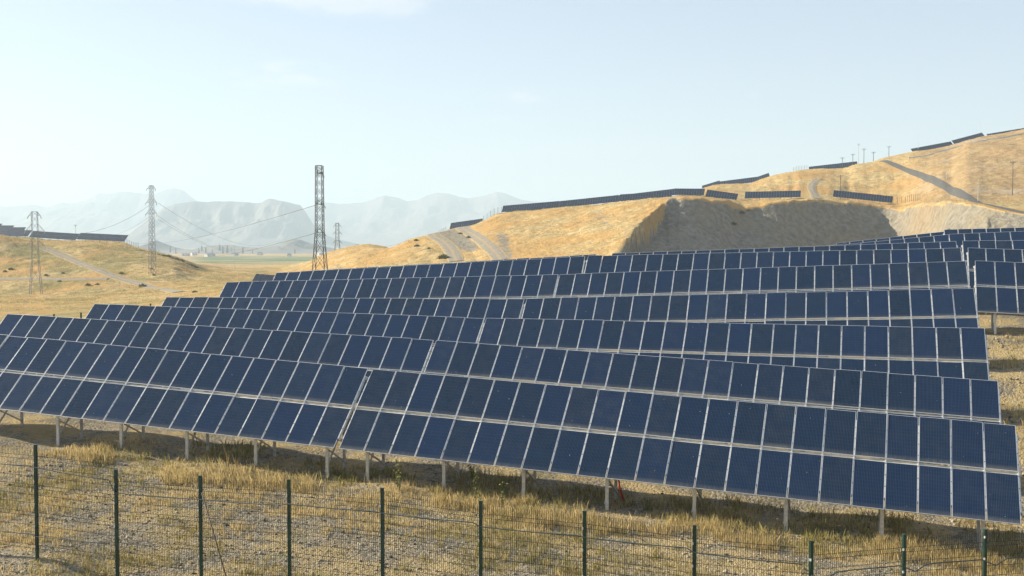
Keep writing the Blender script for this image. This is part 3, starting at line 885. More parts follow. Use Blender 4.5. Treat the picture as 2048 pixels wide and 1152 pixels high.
chain(1824, 588, [22, 17], ["solar table on the skyline right of the asphalt road's top", "second solar table on the skyline above the white wall"], HG, psi=.07, clear=.8)
chain(1975, 603, [23], ["solar table at the top right on the highest skyline"], HG, psi=.07, clear=.8)
LG = "solar panel tables on the left hill"
lrow = chain(-34, 474, [23, 23, 23], ["solar table at the left hilltop cut by the picture's left edge", "solar table on the left hilltop seen just right of the leftmost pylon", "solar table at the right end of the left hilltop row"], LG, clear=.6)
far_table(-44, 483, 23, "solar table behind the hilltop row, its end above the leftmost pylon's left side", LG, clear=1.7)
far_table(-66, 490, 23, "third solar table back on the left hilltop", LG, clear=2.6)
far_table(-88, 497, 23, "highest solar table on the left hilltop by the picture's edge", LG, clear=3.4)
far_table(496, 216, 13, "short far solar table peeking out behind the field's left corner", "solar panel tables in the near field", clear=.8)

# ------------------------------------------------------------------ fence in the foreground
def fence_line(posts, label, step=None):
    """posts: (x, y, top z rel). builds posts + welded mesh panels"""
    t = empty("mesh_fence", (posts[0][0], posts[0][1], gz(posts[0][0], posts[0][1])))
    bx = np.array(t.location)
    H = 2.9
    for i, (x, y, zt) in enumerate(posts):
        m = MB(); g = gz(x, y); top = zt + CZ + .05
        d = np.array(posts[min(i + 1, len(posts) - 1)][:2]) - np.array(posts[max(i - 1, 0)][:2]); d /= np.linalg.norm(d)
        e = np.array((d[0], d[1], 0)); f = np.array((-d[1], d[0], 0))
        p = np.array((x, y, g - .25)) - bx
        m.quadbox(p - e * .038 - f * .03, e * .076, f * .06, (0, 0, top - g + .25))
        m.quadbox(p - e * .041 - f * .033 + np.array((0, 0, top - g + .252)), e * .082, f * .066, (0, 0, .025))
        for hz in (.35, .9, 1.5, 2.1, 2.6):
            m.quadbox(p - e * .055 - f * .055 + np.array((0, 0, hz + .25)), e * .03, f * .03, (0, 0, .05), 1)
        m.build("post", [M_FPOST, M_ALU], t)
    for i in range(len(posts) - 1):
        a = np.array(posts[i]); b = np.array(posts[i + 1])
        zl, zr = a[2], b[2] + (step or {}).get(i, 0)
        d2 = b[:2] - a[:2]; L = np.linalg.norm(d2); d2 /= L; f2 = np.array((-d2[1], d2[0])) * -1
        s = MB(); rad = .0050
        ht = 2.75
        folds = (.10, .98, 1.72, 2.50)      # centre heights of the V folds
        hz = []
        zprof = [(0, 0)]
        for fc in folds: zprof += [(fc - .05, 0), (fc, .035), (fc + .05, 0)]; hz += [fc - .05, fc + .05]
        zprof.append((ht + .03, 0))
        hz += [.42, .68, 1.28, 1.50, 2.0, 2.24]
        def P(tt, h, o):
            q = a[:2] + d2 * (L * tt) + f2 * o
            return np.array((q[0], q[1], zl + (zr - zl) * tt + CZ - ht - .04 + h)) - bx
        nw = int(L / .05)
        for k in range(1, nw):
            tt = k / nw
            s.tube([P(tt, h, o - .04) for h, o in zprof], rad, 3, cap=False)
        for h in hz: s.tube([P(.01, h, -.045), P(.99, h, -.045)], rad * 1.25, 3, cap=False)
        o = s.build("wire_panel", M_FENCE, t)
    return tag(t, label, "fence")
fp = [(x, y, z) for (x, y, z) in [(FX0 + i * 2.5 * FDIR[0], FY0 + i * 2.5 * FDIR[1], FTOP[i] if i >= 0 else -5.33 + .02 * i) for i in range(-2, 9)]]
fence_line(fp, "green welded wire fence with dark posts running along the foreground", {2: .42, 9: .14})
corner = fp[-1]
# the fence turns away at the right
def right_seg():
    out = [corner]
    for (u_, y_, Y_) in ((1808, 1075, 24.75), (1970, 1065, 25.5), (2126, 1056, 26.2)):
        x, Y, z = pix(u_, y_, Y_); out.append((x, Y, z - CZ))
    return out
rs = right_seg()
fence_line(rs[:1] + rs[1:], "green welded wire fence section turning away at the bottom right corner")

def cable(name, pts, r, mat, label, cat="cable", group=None, n=5):
    b = np.array(pts[0]); m = MB(); m.tube([np.array(p) - b for p in pts], r, n)
    o = m.build(name, mat); o.location = b
    for p in o.data.polygons: p.use_smooth = True
    return tag(o, label, cat, group)
# cable tied along the fence
pts = []
front = np.array((FDIR[1], -FDIR[0])) * -1
for i in range(len(fp) - 1):
    a, b = np.array(fp[i]), np.array(fp[i + 1])
    for tt in np.linspace(0, .93, 8):
        z = a[2] + (b[2] - a[2]) * tt * .4 - .52 - .02 * math.sin(tt * 3.1)
        q = a[:2] + (b[:2] - a[:2]) * tt
        pts.append((q[0] + front[0] * -.06, q[1] + front[1] * -.06, z + CZ))
cable("fence_cable", pts, .014, M_BLUE, "dark cable tied along the upper part of the foreground fence")
pts = []
for i in range(0, 3):
    a, b = np.array(fp[i]), np.array(fp[i + 1])
    for tt in np.linspace(0, .93, 8):
        q = a[:2] + (b[:2] - a[:2]) * tt
        pts.append((q[0] - front[0] * .06, q[1] - front[1] * .06, a[2] - 2.38 - .015 * math.sin(tt * 3) + CZ))
cable("fence_cable", pts, .012, M_BLUE, "dark cable low on the fence beside the leftmost posts")
pts = []
for i in range(len(rs) - 1):
    a, b = np.array(rs[i]), np.array(rs[i + 1])
    for tt in np.linspace(0, .95, 8):
        q = a[:2] + (b[:2] - a[:2]) * tt
        z = a[2] + (b[2] - a[2]) * tt - .60 - .16 * math.exp(-((tt - .12) / .1) ** 2)
        pts.append((q[0] - .02, q[1] - .08, z + CZ))
cable("fence_cable", pts, .014, M_BLUE, "dark cable along the fence section at the bottom right")
# leaning strut at the third post
a = np.array(fp[4]); sx_, sy_ = a[0] + .95, a[1] - .55
cable("fence_strut", [(a[0] + .05, a[1] - .05, a[2] - .35 + CZ), (sx_, sy_, gz(sx_, sy_) - .1)], .018, M_STRUT, "thin grey strut leaning against a fence post at lower left", "strut")
# red conduit hanging at a rear post of the front row
q = np.array(POSE['1R'][:3]); r_, u_, n_ = basis(POSE['1R'][3]); P = q - LT * u_ + 10.05 * r_
pa = P + 1.75 * NH
pg = gz(pa[0] + .1, pa[1] - .1)
cable("red_conduit", [(pa[0] - .06, pa[1] - .12, pg + 1.5), (pa[0], pa[1] - .13, pg + 1.0), (pa[0] + .06, pa[1] - .16, pg + .5), (pa[0] + .22, pa[1] - .2, pg + .02)], .035, M_RED, "red conduit hanging down under the front solar row", "conduit")

# small dark fence behind the field's left end
bf = [pix(20, 634, 74.0), pix(64, 631, 75.5), pix(108, 628, 77.0), pix(162, 625, 78.5), pix(232, 616, 81), pix(301, 607, 84), pix(372, 600, 86)]
t = empty("wire_fence", (bf[0][0], bf[0][1], gz(bf[0][0], bf[0][1]))); bx = np.array(t.location)
for p in bf:
    m = MB(); g = gz(p[0], p[1]) - .3; m.quadbox((p[0] - .05 - bx[0], p[1] - .03 - bx[1], g - bx[2]), (.10, 0, 0), (0, .06, 0), (0, 0, p[2] - g)); m.build("post", M_FPOST, t)
for i in range(len(bf) - 1):
    a, b = np.array(bf[i]), np.array(bf[i + 1]); s = MB()
    for h in (.08, .28, .55, .9, 1.3): s.tube([a - bx - (0, 0, h), b - bx - (0, 0, h)], .006, 3)
    s.build("wire_strand", M_FENCE, t)
tag(t, "dark wire fence behind the solar field's left end", "fence")

# ------------------------------------------------------------------ lattice pylons
def lattice(m, w_at, h0, h1, step, th, xb=True):
    """square lattice mast: legs + X bracing between heights"""
    hs = [h0]
    while hs[-1] < h1 - 1e-3:
        hs.append(min(h1, hs[-1] + step(hs[-1])))
    for a, b in zip(hs[:-1], hs[1:]):
        wa, wb = w_at(a) / 2, w_at(b) / 2
        ca = [(-wa, -wa), (wa, -wa), (wa, wa), (-wa, wa)]; cb = [(-wb, -wb), (wb, -wb), (wb, wb), (-wb, wb)]
        for k in range(4):
            k2 = (k + 1) % 4
            m.bar((*ca[k], a), (*cb[k], b), th * 1.9)
            m.bar((*ca[k], a), (*cb[k2], b), th); m.bar((*ca[k2], a), (*cb[k], b), th)
            if xb: m.bar((*cb[k], b), (*cb[k2], b), th)
def pylon(name, loc, rot, height, w_top, w_mid, h_mid, w_base, arms, th, mat, label, caps=True):
    t = empty(name, loc); t.rotation_euler = (0, 0, rot)
    def w_at(h): return np.interp(h, [0, h_mid, height], [w_base, w_mid, w_top])
    m = MB(); lattice(m, w_at, 0, h_mid, lambda h: max(1.2, w_at(h) * 1.35), th * .9, xb=False); m.build("tower_leg_section", mat, t)
    m = MB(); lattice(m, w_at, h_mid, height, lambda h: max(1.0, w_at(h) * 1.25), th * .8, xb=False); m.build("mast", mat, t)
    for (h, half, drop) in arms:
        for sg in (-1, 1):
            m = MB(); w = w_at(h) / 2
            for yy in (-w, w):
                m.bar((sg * w, yy, h), (sg * half, 0, h - .05), th * 1.2)
                m.bar((sg * w, yy, h + drop), (sg * half, 0, h), th)
            m.bar((sg * w, -w, h), (sg * w, w, h), th)
            for k in (.35, .68): m.bar((sg * (w + (half - w) * k), 0, h), (sg * (w + (half - w) * k), 0, h + drop * (1 - k)), th * .7)
            c = m.build("crossarm", mat, t)
            i_ = MB(); i_.tube([(sg * half, 0, h), (sg * half + sg * .25, -.35, h - .55), (sg * half + sg * .3, -.5, h - .95)], .10, 6)
            i_.build("insulator", M_INS, c)
    if caps:
        m = MB()
        w = w_at(height) / 2
        m.bar((-w, 0, height), (w, 0, height), th * 1.6); m.bar((0, -w, height), (0, w, height), th * 1.6)
        m.build("cap_frame", mat, t)
    return tag(t, label, "pylon")
# main dark pylon
x, Y, zt = pix(638.5, 331, 268); g = gz(x, Y)
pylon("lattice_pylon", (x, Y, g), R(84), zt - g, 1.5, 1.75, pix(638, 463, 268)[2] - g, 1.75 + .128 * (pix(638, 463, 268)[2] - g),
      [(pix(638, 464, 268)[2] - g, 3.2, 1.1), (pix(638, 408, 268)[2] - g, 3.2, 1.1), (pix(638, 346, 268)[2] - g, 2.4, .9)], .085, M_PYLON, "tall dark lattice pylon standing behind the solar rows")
MAINP = (x, Y, g)
x1, Y1, zt1 = pix(69, 423, 334); g1 = gz(x1, Y1)
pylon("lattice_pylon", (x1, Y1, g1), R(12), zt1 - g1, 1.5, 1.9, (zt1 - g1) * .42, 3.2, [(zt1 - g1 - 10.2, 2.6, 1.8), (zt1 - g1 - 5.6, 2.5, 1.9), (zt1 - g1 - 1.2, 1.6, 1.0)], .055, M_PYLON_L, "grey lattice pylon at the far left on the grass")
x2, Y2, zt2 = pix(302.5, 371, 362); g2 = gz(x2, Y2)
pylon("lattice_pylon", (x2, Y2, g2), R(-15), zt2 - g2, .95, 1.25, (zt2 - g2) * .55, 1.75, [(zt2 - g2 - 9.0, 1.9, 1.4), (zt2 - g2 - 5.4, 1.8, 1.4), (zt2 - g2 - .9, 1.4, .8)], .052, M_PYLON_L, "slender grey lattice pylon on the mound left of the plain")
x3, Y3, zt3 = pix(674.5, 446, 610); g3 = gz(x3, Y3)
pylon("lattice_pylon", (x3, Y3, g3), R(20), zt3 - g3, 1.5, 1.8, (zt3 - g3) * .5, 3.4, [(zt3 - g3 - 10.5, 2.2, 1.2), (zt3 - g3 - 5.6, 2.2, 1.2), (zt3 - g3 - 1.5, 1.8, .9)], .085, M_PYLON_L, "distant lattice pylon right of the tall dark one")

def span(name, a, b, sag, r, label, group="overhead power lines"):
    a = np.array(a, float); b = np.array(b, float)
    pts = [a + (b - a) * s - np.array((0, 0, sag * 4 * s * (1 - s))) for s in np.linspace(0, 1, 25)]
    return cable(name, pts, r, M_WIRE, label, "power line", group, 4)
span("power_line", pix(632, 410, 267), pix(262, 485, 900), 4, .055, "dark upper power line running left from the tall dark pylon")
span("power_line", pix(632, 466, 267), pix(350, 513, 800), 3, .055, "dark lower power line running left from the tall dark pylon")
span("power_line", pix(74, 463, 334), pix(298, 411, 362), 4.0, .035, "thin upper power line between the two left pylons")
span("power_line", pix(190, 468, 620), pix(298, 434, 362), 3, .035, "thin middle power line reaching the slender pylon from the left")
span("power_line", pix(212, 472, 640), pix(298, 440, 362), 3, .035, "thin lower power line reaching the slender pylon from the left")
span("power_line", pix(316, 406, 362), pix(560, 478, 900), 9, .04, "thin upper power line falling right from the slender pylon")
span("power_line", pix(316, 432, 362), pix(500, 490, 900), 7, .04, "thin middle power line falling right from the slender pylon")
span("power_line", pix(316, 438, 362), pix(510, 494, 900), 7, .04, "thin lower power line falling right from the slender pylon")
span("power_line", pix(714, 489, 560), pix(818, 480, 480), 2, .04, "thin power line from a wooden pole to the golden slope")

# ------------------------------------------------------------------ utility poles and lamps
def upole(u, ytop, ybase, d, label, mat=None, arm=1.6, r=.13, lat=False, name="utility_pole"):
    x, Y, z = pix(u, ytop, d); g = gz(x, Y); h = max(3, z - g)
    t = empty(name, (x, Y, g))
    m = MB(); m.tube([(0, 0, -.4), (0, 0, h)], r, 7, r1=r * .65); m.build("pole", mat or M_WOOD, t)
    if arm:
        m = MB(); m.bar((-arm / 2, .0, h - .5), (arm / 2, .0, h - .5), .12); m.bar((0, 0, h - 1.3), (arm * .3, 0, h - .5), .06); m.bar((0, 0, h - 1.3), (-arm * .3, 0, h - .5), .06)
        c = m.build("crossarm", mat or M_WOOD, t)
        for sx in (-.46, 0, .46):
            m = MB(); m.tube([(sx * arm, 0, h - .45), (sx * arm, 0, h - .1)], .07, 6); m.build("insulator", M_INS, c)
    return tag(t, label, "utility pole", "utility poles")
PL_ = [(1684.8,314,338,530,"pole with crossarm standing in front of the skyline solar table"),(1705.7,307,326,548,"short pole with crossarm right of the skyline solar table"),
 (1717.5,287,326,560,"tallest thin pole on the ridge near the asphalt road's top"),(1728,296.5,326,556,"pole with crossarm right of the tallest ridge pole"),
 (1747,303,322,556,"thick short pole in the middle of the ridge pole group"),(1778,291.6,314,566,"dark pole with crossarm standing left of the road's top end"),
 (1681,349,395,440,"dark pole rising beside the curved hill track"),(1578,351,378,470,"thin pole on the golden slope left of the hill track"),
 (2026,321.5,394,372,"dark pole on the tall hill at the right edge"),(714,487,530,560,"pale pole with crossarm in front of the small round hill"),
 (469,490,531,700,"pale concrete pole standing alone in the plain"),(151,449,470,560,"thin pole rising above the left hilltop solar tables")]
for (u, a, b, d, l) in PL_:
    pale = "pale" in l or "thin" in l
    upole(u, a, b, d, l, M_CONC if pale else M_WOOD, 1.2 if "thin" in l else 2.0, .11 if "thin" in l else .16)
def lamp(u, ytop, d, label, side=-1):
    x, Y, z = pix(u, ytop, d); g = gz(x, Y); h = z - g
    t = empty("street_lamp", (x, Y, g))
    m = MB(); m.tube([(0, 0, -.3), (0, 0, h - .4)], .09, 6, r1=.06); m.build("pole", M_GALV, t)
    m = MB(); m.tube([(0, 0, h - .4), (side * .3, 0, h), (side * 1.1, 0, h + .1)], .05, 5); m.build("arm", M_GALV, t)
    m = MB(); m.box((side * 1.35, 0, h + .08), (.6, .25, .12)); m.build("lamp_head", M_GALV, t)
    tag(t, label, "street lamp", "street lamps by the hill road")
for (u, y, d, l, s) in [(1836.7, 276.5, 590, "street lamp in front of the skyline table right of the road top", -1), (1962, 243.5, 600, "street lamp between the two highest skyline solar tables", -1),
  (1808.5, 312, 555, "street lamp by the upper end of the asphalt road", 1), (1849.6, 320, 500, "street lamp beside the upper middle of the asphalt road", 1),
  (1893, 341, 440, "street lamp beside the middle of the asphalt road", 1), (1956.5, 359, 350, "nearest street lamp beside the lower asphalt road", 1)]: lamp(u, y, d, l, s)

# white retaining wall along the top of the right hill
wp = [cast(1817, 319, 480), cast(1850, 311, 480), cast(1882, 303, 480), cast(1962, 283, 480), cast(2010, 275, 480), cast(2070, 264.5, 480)]
m = MB(); b0 = np.array(wp[0])
for a, b in zip(wp[:-1], wp[1:]):
    a = np.array((a[0], a[1], gz(a[0], a[1]))); b = np.array((b[0], b[1], gz(b[0], b[1])))
    m.quadbox(a - b0 + (0, 0, -.5), b - a, (0, .3, 0), (0, 0, 1.05))
o = m.build("retaining_wall", M_WHITE); o.location = b0
tag(o, "low white wall along the top of the right hillside", "wall")

# mesh fences on the hills
def hill_fence(pts, h, label, sp=2.6):
    P = np.array(pts, float)
    seg = np.r_[0, np.cumsum(np.hypot(*np.diff(P, axis=0).T))]; n = max(2, int(seg[-1] / sp))
    s = np.linspace(0, seg[-1], n + 1); X = np.interp(s, seg, P[:, 0]); Y = np.interp(s, seg, P[:, 1]); Z = ground(X, Y)
    t = empty("wire_fence", (X[0], Y[0], Z[0])); b = np.array((X[0], Y[0], Z[0]))
    for i in range(n + 1):
        m = MB(); m.box((X[i] - b[0], Y[i] - b[1], Z[i] - b[2] + h / 2 - .2), (.09, .09, h + .4)); m.build("post", M_FPOST, t)
    m = MB()
    for i in range(n):
        for hh in np.arange(.2, h, .35):
            m.tube([(X[i] - b[0], Y[i] - b[1], Z[i] - b[2] + hh), (X[i + 1] - b[0], Y[i + 1] - b[1], Z[i + 1] - b[2] + hh)], .012, 3, cap=False)
    o = m.build("wire_strands", M_FENCE, t)
    tag(t, label, "fence", "wire fences on the hills")
def P2(u, d): return ((u - 1024) / F * d, d)
hill_fence([P2(967, 436), P2(985, 432), P2(1003, 436)], 2.6, "wire fence left of the hilltop solar tables", 2.0)
hill_fence([P2(876, 440), P2(892, 446)], 2.4, "short wire fence left of the small table on the gravel track", 1.4)
hill_fence([P2(1003, 436), P2(1060, 432), P2(1110, 428), P2(1160, 424)], 2.2, "wire fence in front of the golden hilltop solar tables", 3)
hill_fence([P2(1776, 434), P2(1808, 428), P2(1838, 414)], 2.6, "wire fence on the bench right of the short solar table", 1.9)
hill_fence([P2(1585, 548), P2(1612, 550)], 2.6, "wire fence on the skyline left of the ridge solar table", 1.4)
hill_fence([P2(20, 446), P2(60, 446), P2(120, 446), P2(180, 442), P2(215, 440)], 2.2, "wire fence along the hollow under the left hilltop tables", 3)
hill_fence([P2(250, 462), P2(264, 458), P2(277, 454)], 2.4, "wire fence right of the left hilltop solar tables", 1.8)

# ------------------------------------------------------------------ vegetation
def leaf_mat(name, a, c):
    m, nt, b = new_mat(name)
    oi = nt.nodes.new("ShaderNodeNewGeometry")
    nt.links.new(mix(nt, oi.outputs["Random Per Island"], a, c), b.inputs["Base Color"])
    b.inputs["Roughness"].default_value = .85; b.inputs["Specular IOR Level"].default_value = .15
    return m
M_LEAF = leaf_mat("shrub_leaves", (.075, .09, .028), (.17, .17, .06))
M_POPLAR = leaf_mat("poplar_leaves", (.03, .05, .02), (.07, .09, .035))
M_STEM = simple_mat("stem_bark", (.14, .10, .06), .9, 0, .2, 6)

def foliage_mesh(name, n, fx, size, seed, mat):
    """leaf sized quads spread through a volume; fx(rng) -> point"""
    g = np.random.default_rng(seed)
    P = fx(g, n)
    d = g.normal(size=(n, 3)); d /= np.linalg.norm(d, axis=1)[:, None]
    e = np.cross(d, g.normal(size=(n, 3))); e /= np.linalg.norm(e, axis=1)[:, None]
    s = size * g.uniform(.6, 1.4, (n, 1))
    V = np.stack([P - d * s, P + e * s * .45, P + d * s, P - e * s * .45], 1).reshape(-1, 3)
    return fast_mesh(name, V, np.arange(n * 4).reshape(-1, 4), mat)
def dome(rx, rz):
    def fx(g, n):
        d = g.normal(size=(n, 3)); d /= np.linalg.norm(d, axis=1)[:, None]
        k = g.uniform(.35, 1, (n, 1)) ** .6
        lump = 1 + .28 * np.sin(d[:, :1] * 5 + 1) * np.cos(d[:, 1:2] * 6)
        p = d * k * lump * np.array([[rx, rx, rz]]); p[:, 2] = np.abs(p[:, 2]) + .05
        return p
    return fx
SHRUB = [foliage_mesh("foliage", 420, dome(1.2, .8), .16, s, M_LEAF) for s in (1, 2, 3)]
STEM = MB()
for k in range(5):
    a = k * 1.3; STEM.tube([(0, 0, -.1), (math.cos(a) * .25, math.sin(a) * .25, .35), (math.cos(a) * .6, math.sin(a) * .6, .7)], .03, 4, r1=.01)
STEM = STEM.mesh("stem", M_STEM)
def shrub(x, y, s, label, k):
    t = empty("shrub", (x, y, gz(x, y) - .05)); t.scale = (s * .8, s * .8, s * .95); t.rotation_euler = (0, 0, k * 1.7)
    link("foliage", SHRUB[k % 3], t); link("stem", STEM, t)
    tag(t, label, "shrub", "low shrubs on the dry slopes")
SH = [(22,541,"green shrub at the far left on the meadow slope",1.0),(10,546,"small shrub beside the picture's left edge on the slope",.7),(92,552,"shrub on the slope just right of the leftmost pylon",.7),
 (126,547,"small shrub below the meadow track's middle",.6),(120,563,"shrub just below the field track near the leftmost pylon",.8),(243,548,"shrub right of the meadow track on the slope",.8),
 (303,540,"small shrub below the slender pylon",.6),(308,554,"second small shrub below the slender pylon",.6),(285,574,"green shrub at the lower edge of the meadow track",1.3),
 (176,573,"shrub in the meadow below the track fork",.9),(195,571,"small shrub in the meadow right of another",.7),(390,586,"green shrub at the meadow track's right end",.8),
 (887,517,"yellow green bush at the foot of the lower track",1.9),(834,492,"shrub on the bank left of the lower track",1.0),(858,499,"small shrub between the banks of the lower track",.7),
 (832,480,"shrub near the crest left of the lower track",.8),(921,468,"shrub beside the quarry track's top",.8),(937,477,"shrub on the bank of the quarry track",.8),
 (1483,432,"green shrub in the quarry's notch",1.3),(1467,450,"shrub low on the dark quarry face",1.2),(1497,424,"small shrub at the right side of the quarry's notch",.7),(1898,466,"small shrub above the last solar rows at right",.8)]
for k, (u, y, l, s) in enumerate(SH):
    c = cast(u, y, 230 if u < 1800 else 200); shrub(c[0], c[1], s, l, k)
# bushes along the mound by the slender pylon
for k in range(9):
    u = 318 + k * 9; yb = np.interp(u, [305, 334, 365, 391], [503, 511, 520, 532]) + 3
    c = cast(u, yb, 300); shrub(c[0], c[1], .7 + .35 * (k % 3), "%s low bush from the slender pylon along the mound's crest" % ["nearest", "second", "third", "fourth", "fifth", "sixth", "seventh", "eighth", "ninth"][k], k)

# poplars and houses of the village on the plain
def poplar_fx(g, n):
    h = g.uniform(.08, 1, n); a = g.uniform(0, 6.28, n); w = np.sin(np.clip(h, 0, 1) ** .7 * 3.1) * .9 * np.sqrt(g.uniform(.1, 1, n)) + .1
    return np.stack([np.cos(a) * w, np.sin(a) * w, h * 9 + .5], 1)
POP = [foliage_mesh("crown", 220, poplar_fx, .45, s, M_POPLAR) for s in (11, 12)]
TRK = MB(); TRK.tube([(0, 0, -.3), (0, 0, 5)], .22, 6, r1=.08); TRK = TRK.mesh("trunk", M_STEM)
PO = [(312, 1.0), (318, .8), (341, 1.4), (352, 1.0), (398, 1.1), (404, 1.5), (412, 1.2), (425, .9), (440, 1.7), (446, 1.4), (455, 1.6), (463, 1.1), (486, 1.2), (505, .8), (558, 1.3), (590, .9)]
ords = ["first", "second", "third", "fourth", "fifth", "sixth", "seventh", "eighth", "ninth", "tenth", "eleventh", "twelfth", "thirteenth", "fourteenth", "fifteenth", "last"]
for k, (u, s) in enumerate(PO):
    d = 2250 + (k * 137) % 400
    x = (u - 1024) / F * d
    t = empty("poplar_tree", (x, d, gz(x, d))); t.scale = (s * 1.5, s * 1.5, s * 1.25); t.rotation_euler = (0, 0, k)
    link("crown", POP[k % 2], t); link("trunk", TRK, t)
    tag(t, "%s poplar from the left in the hazy distant village" % ords[k], "tree", "village trees in the haze")
M_HOUSE = simple_mat("house_render", (.55, .52, .47), .9, 0, .1, .5)
M_ROOF = simple_mat("house_roof", (.36, .33, .31), .8, 0, .15, .5)
for k, (u, w) in enumerate([(330, 12), (372, 14), (388, 9), (420, 16), (470, 10), (520, 12), (578, 11), (640, 14)]):
    d = 1800 + (k * 91) % 260; x = (u - 1024) / F * d
    t = empty("house", (x, d, gz(x, d) - .2)); t.rotation_euler = (0, 0, .3 * k)
    m = MB(); m.box((0, 0, 2), (w, 8, 4.4)); m.build("wall", M_HOUSE, t)
    m = MB(); b = len(m.v)
    m.v += [(-w / 2 - .4, -4.4, 4.1), (w / 2 + .4, -4.4, 4.1), (w / 2 + .4, 4.4, 4.1), (-w / 2 - .4, 4.4, 4.1), (-w / 2 - .4, 0, 6.2), (w / 2 + .4, 0, 6.2)]
    m.f += [(0, 1, 5, 4), (2, 3, 4, 5), (1, 2, 5), (3, 0, 4), (3, 2, 1, 0)]; m.m += [0] * 5
    m.build("roof", M_ROOF, t)
    m = MB()
    for q in (-.3, .3): m.box((q * w, -4.02, 2.2), (1.4, .12, 1.4))
    m.build("window", M_CLAMP, t)
    tag(t, "%s small pale house from the left in the hazy village" % ords[k], "house", "houses of the distant village")

# ------------------------------------------------------------------ dry grass, weeds and stones near the camera
def grass_material():
    m, nt, b = new_mat("dry_grass_blades")
    a = nt.nodes.new("ShaderNodeAttribute"); a.attribute_name = "tint"
    r = nt.nodes.new("ShaderNodeNewGeometry").outputs["Random Per Island"]
    dry = mix(nt, r, (.40, .295, .13), (.66, .525, .28))
    grn = mix(nt, r, (.10, .115, .03), (.22, .22, .065))
    c_ = mix(nt, a.outputs["Fac"], dry, grn)
    nt.links.new(c_, b.inputs["Base Color"])
    b.inputs["Roughness"].default_value = .9; b.inputs["Specular IOR Level"].default_value = .1
    tr = nt.nodes.new("ShaderNodeBsdfTranslucent"); nt.links.new(c_, tr.inputs["Color"])
    ms = nt.nodes.new("ShaderNodeMixShader"); ms.inputs[0].default_value = .45
    nt.links.new(b.outputs[0], ms.inputs[1]); nt.links.new(tr.outputs[0], ms.inputs[2])
    nt.links.new(ms.outputs[0], nt.nodes["Material Output"].inputs["Surface"])
    return m
M_GRASS = grass_material()
def tufts(name, P, h, spread, nb, tint, width, label, kind="stuff"):
    n = len(P); g = rng
    zb = ground(P[:, 0], P[:, 1])
    B = np.repeat(np.arange(n), nb); M = len(B)
    a = g.uniform(0, 6.283, M); rad = spread[B] * np.sqrt(g.uniform(0, 1, M))
    x = P[B, 0] + np.cos(a) * rad; y = P[B, 1] + np.sin(a) * rad; z = zb[B] - .02
    hh = h[B] * g.uniform(.5, 1.15, M)
    la = g.uniform(0, 6.283, M); ln = hh * g.uniform(.05, .5, M)
    w = width * g.uniform(.6, 1.4, M); wa = g.uniform(0, 6.283, M)
    dx, dy = np.cos(wa) * w / 2, np.sin(wa) * w / 2
    mx_, my_ = x + np.cos(la) * ln * .35, y + np.sin(la) * ln * .35
    V = np.stack([np.stack([x - dx, y - dy, z], 1), np.stack([x + dx, y + dy, z], 1),
                  np.stack([mx_ + dx * .8, my_ + dy * .8, z + hh * .6], 1), np.stack([x + np.cos(la) * ln, y + np.sin(la) * ln, z + hh], 1),
                  np.stack([mx_ - dx * .8, my_ - dy * .8, z + hh * .6], 1)], 1).reshape(-1, 3)
    me = fast_mesh(name, V, np.arange(M * 5).reshape(-1, 5), M_GRASS)
    add_attr(me, "tint", np.repeat(np.clip(tint[B] + g.normal(0, .12, M), 0, 1), 5))
    o = link(name, me); tag(o, label, "grass", None, kind)
    return o
def in_field(n, f0, f1, s0, s1):
    """random points between two distances from the fence line, along the fence"""
    s = rng.uniform(s0, s1, n); q = rng.uniform(f0, f1, n)
    return np.stack([FX0 + s * FDIR[0] - q * FDIR[1] * 1, FY0 + s * FDIR[1] + q * FDIR[0]], 1)
# open ground between the fence and the front row
P = in_field(42000, -9, 14.5, -9, 36)
den = fbm(P[:, 0] / 2.3, P[:, 1] / 2.3, 4, 41) + .5 * fbm(P[:, 0] / .7, P[:, 1] / .7, 2, 43)
keep = rng.uniform(-.25, .55, len(P)) < den
P = P[keep]
gt = fbm(P[:, 0] / 3.5 + 9, P[:, 1] / 3.5, 3, 45)
tint = np.where(gt > .12, rng.uniform(.25, .8, len(P)), rng.uniform(0, .12, len(P)))
tufts("dry_grass", P, rng.uniform(.10, .30, len(P)), rng.uniform(.05, .16, len(P)), 7, tint, .016, "short dry grass on the gravelly ground by the fence")
# taller golden strip at the feet of the front row
P = in_field(9000, 9.2, 12.6, -9, 36)
den = fbm(P[:, 0] / 2.0, P[:, 1] / 2.0, 3, 51)
lat = np.array([(p[0] - FX0) * -FDIR[1] * -1 for p in P])
ss = (P[:, 0] - FX0) * FDIR[0] + (P[:, 1] - FY0) * FDIR[1]
qq = -(P[:, 0] - FX0) * FDIR[1] + (P[:, 1] - FY0) * FDIR[0]
keep = (den > -.05 + .22 * np.abs(qq - 11.2)) & (rng.uniform(0, 1, len(P)) < .7)
P = P[keep]
tufts("dry_grass", P, rng.uniform(.2, .5, len(P)), rng.uniform(.06, .2, len(P)), 8, rng.uniform(0, .2, len(P)), .012, "tall golden grass strip at the feet of the front solar row")
# weeds in the shade under the front row
P = in_field(3000, 11.8, 15.5, -6, 36)
den = fbm(P[:, 0] / 1.8, P[:, 1] / 1.8, 3, 55); P = P[den > .0]
tufts("weeds", P, rng.uniform(.1, .42, len(P)), rng.uniform(.1, .3, len(P)), 7, rng.uniform(.3, .95, len(P)), .02, "green weeds in the shade under the front solar row")
# grass between the rows at the right end
P = np.stack([rng.uniform(15, 34, 9000), rng.uniform(33, 58, 9000)], 1)
den = fbm(P[:, 0] / 2.0, P[:, 1] / 2.0, 4, 61); P = P[den > .08]
tufts("dry_grass", P, rng.uniform(.1, .4, len(P)), rng.uniform(.05, .2, len(P)), 6, rng.uniform(0, .35, len(P)), .018, "sparse dry grass between the rows' right ends")
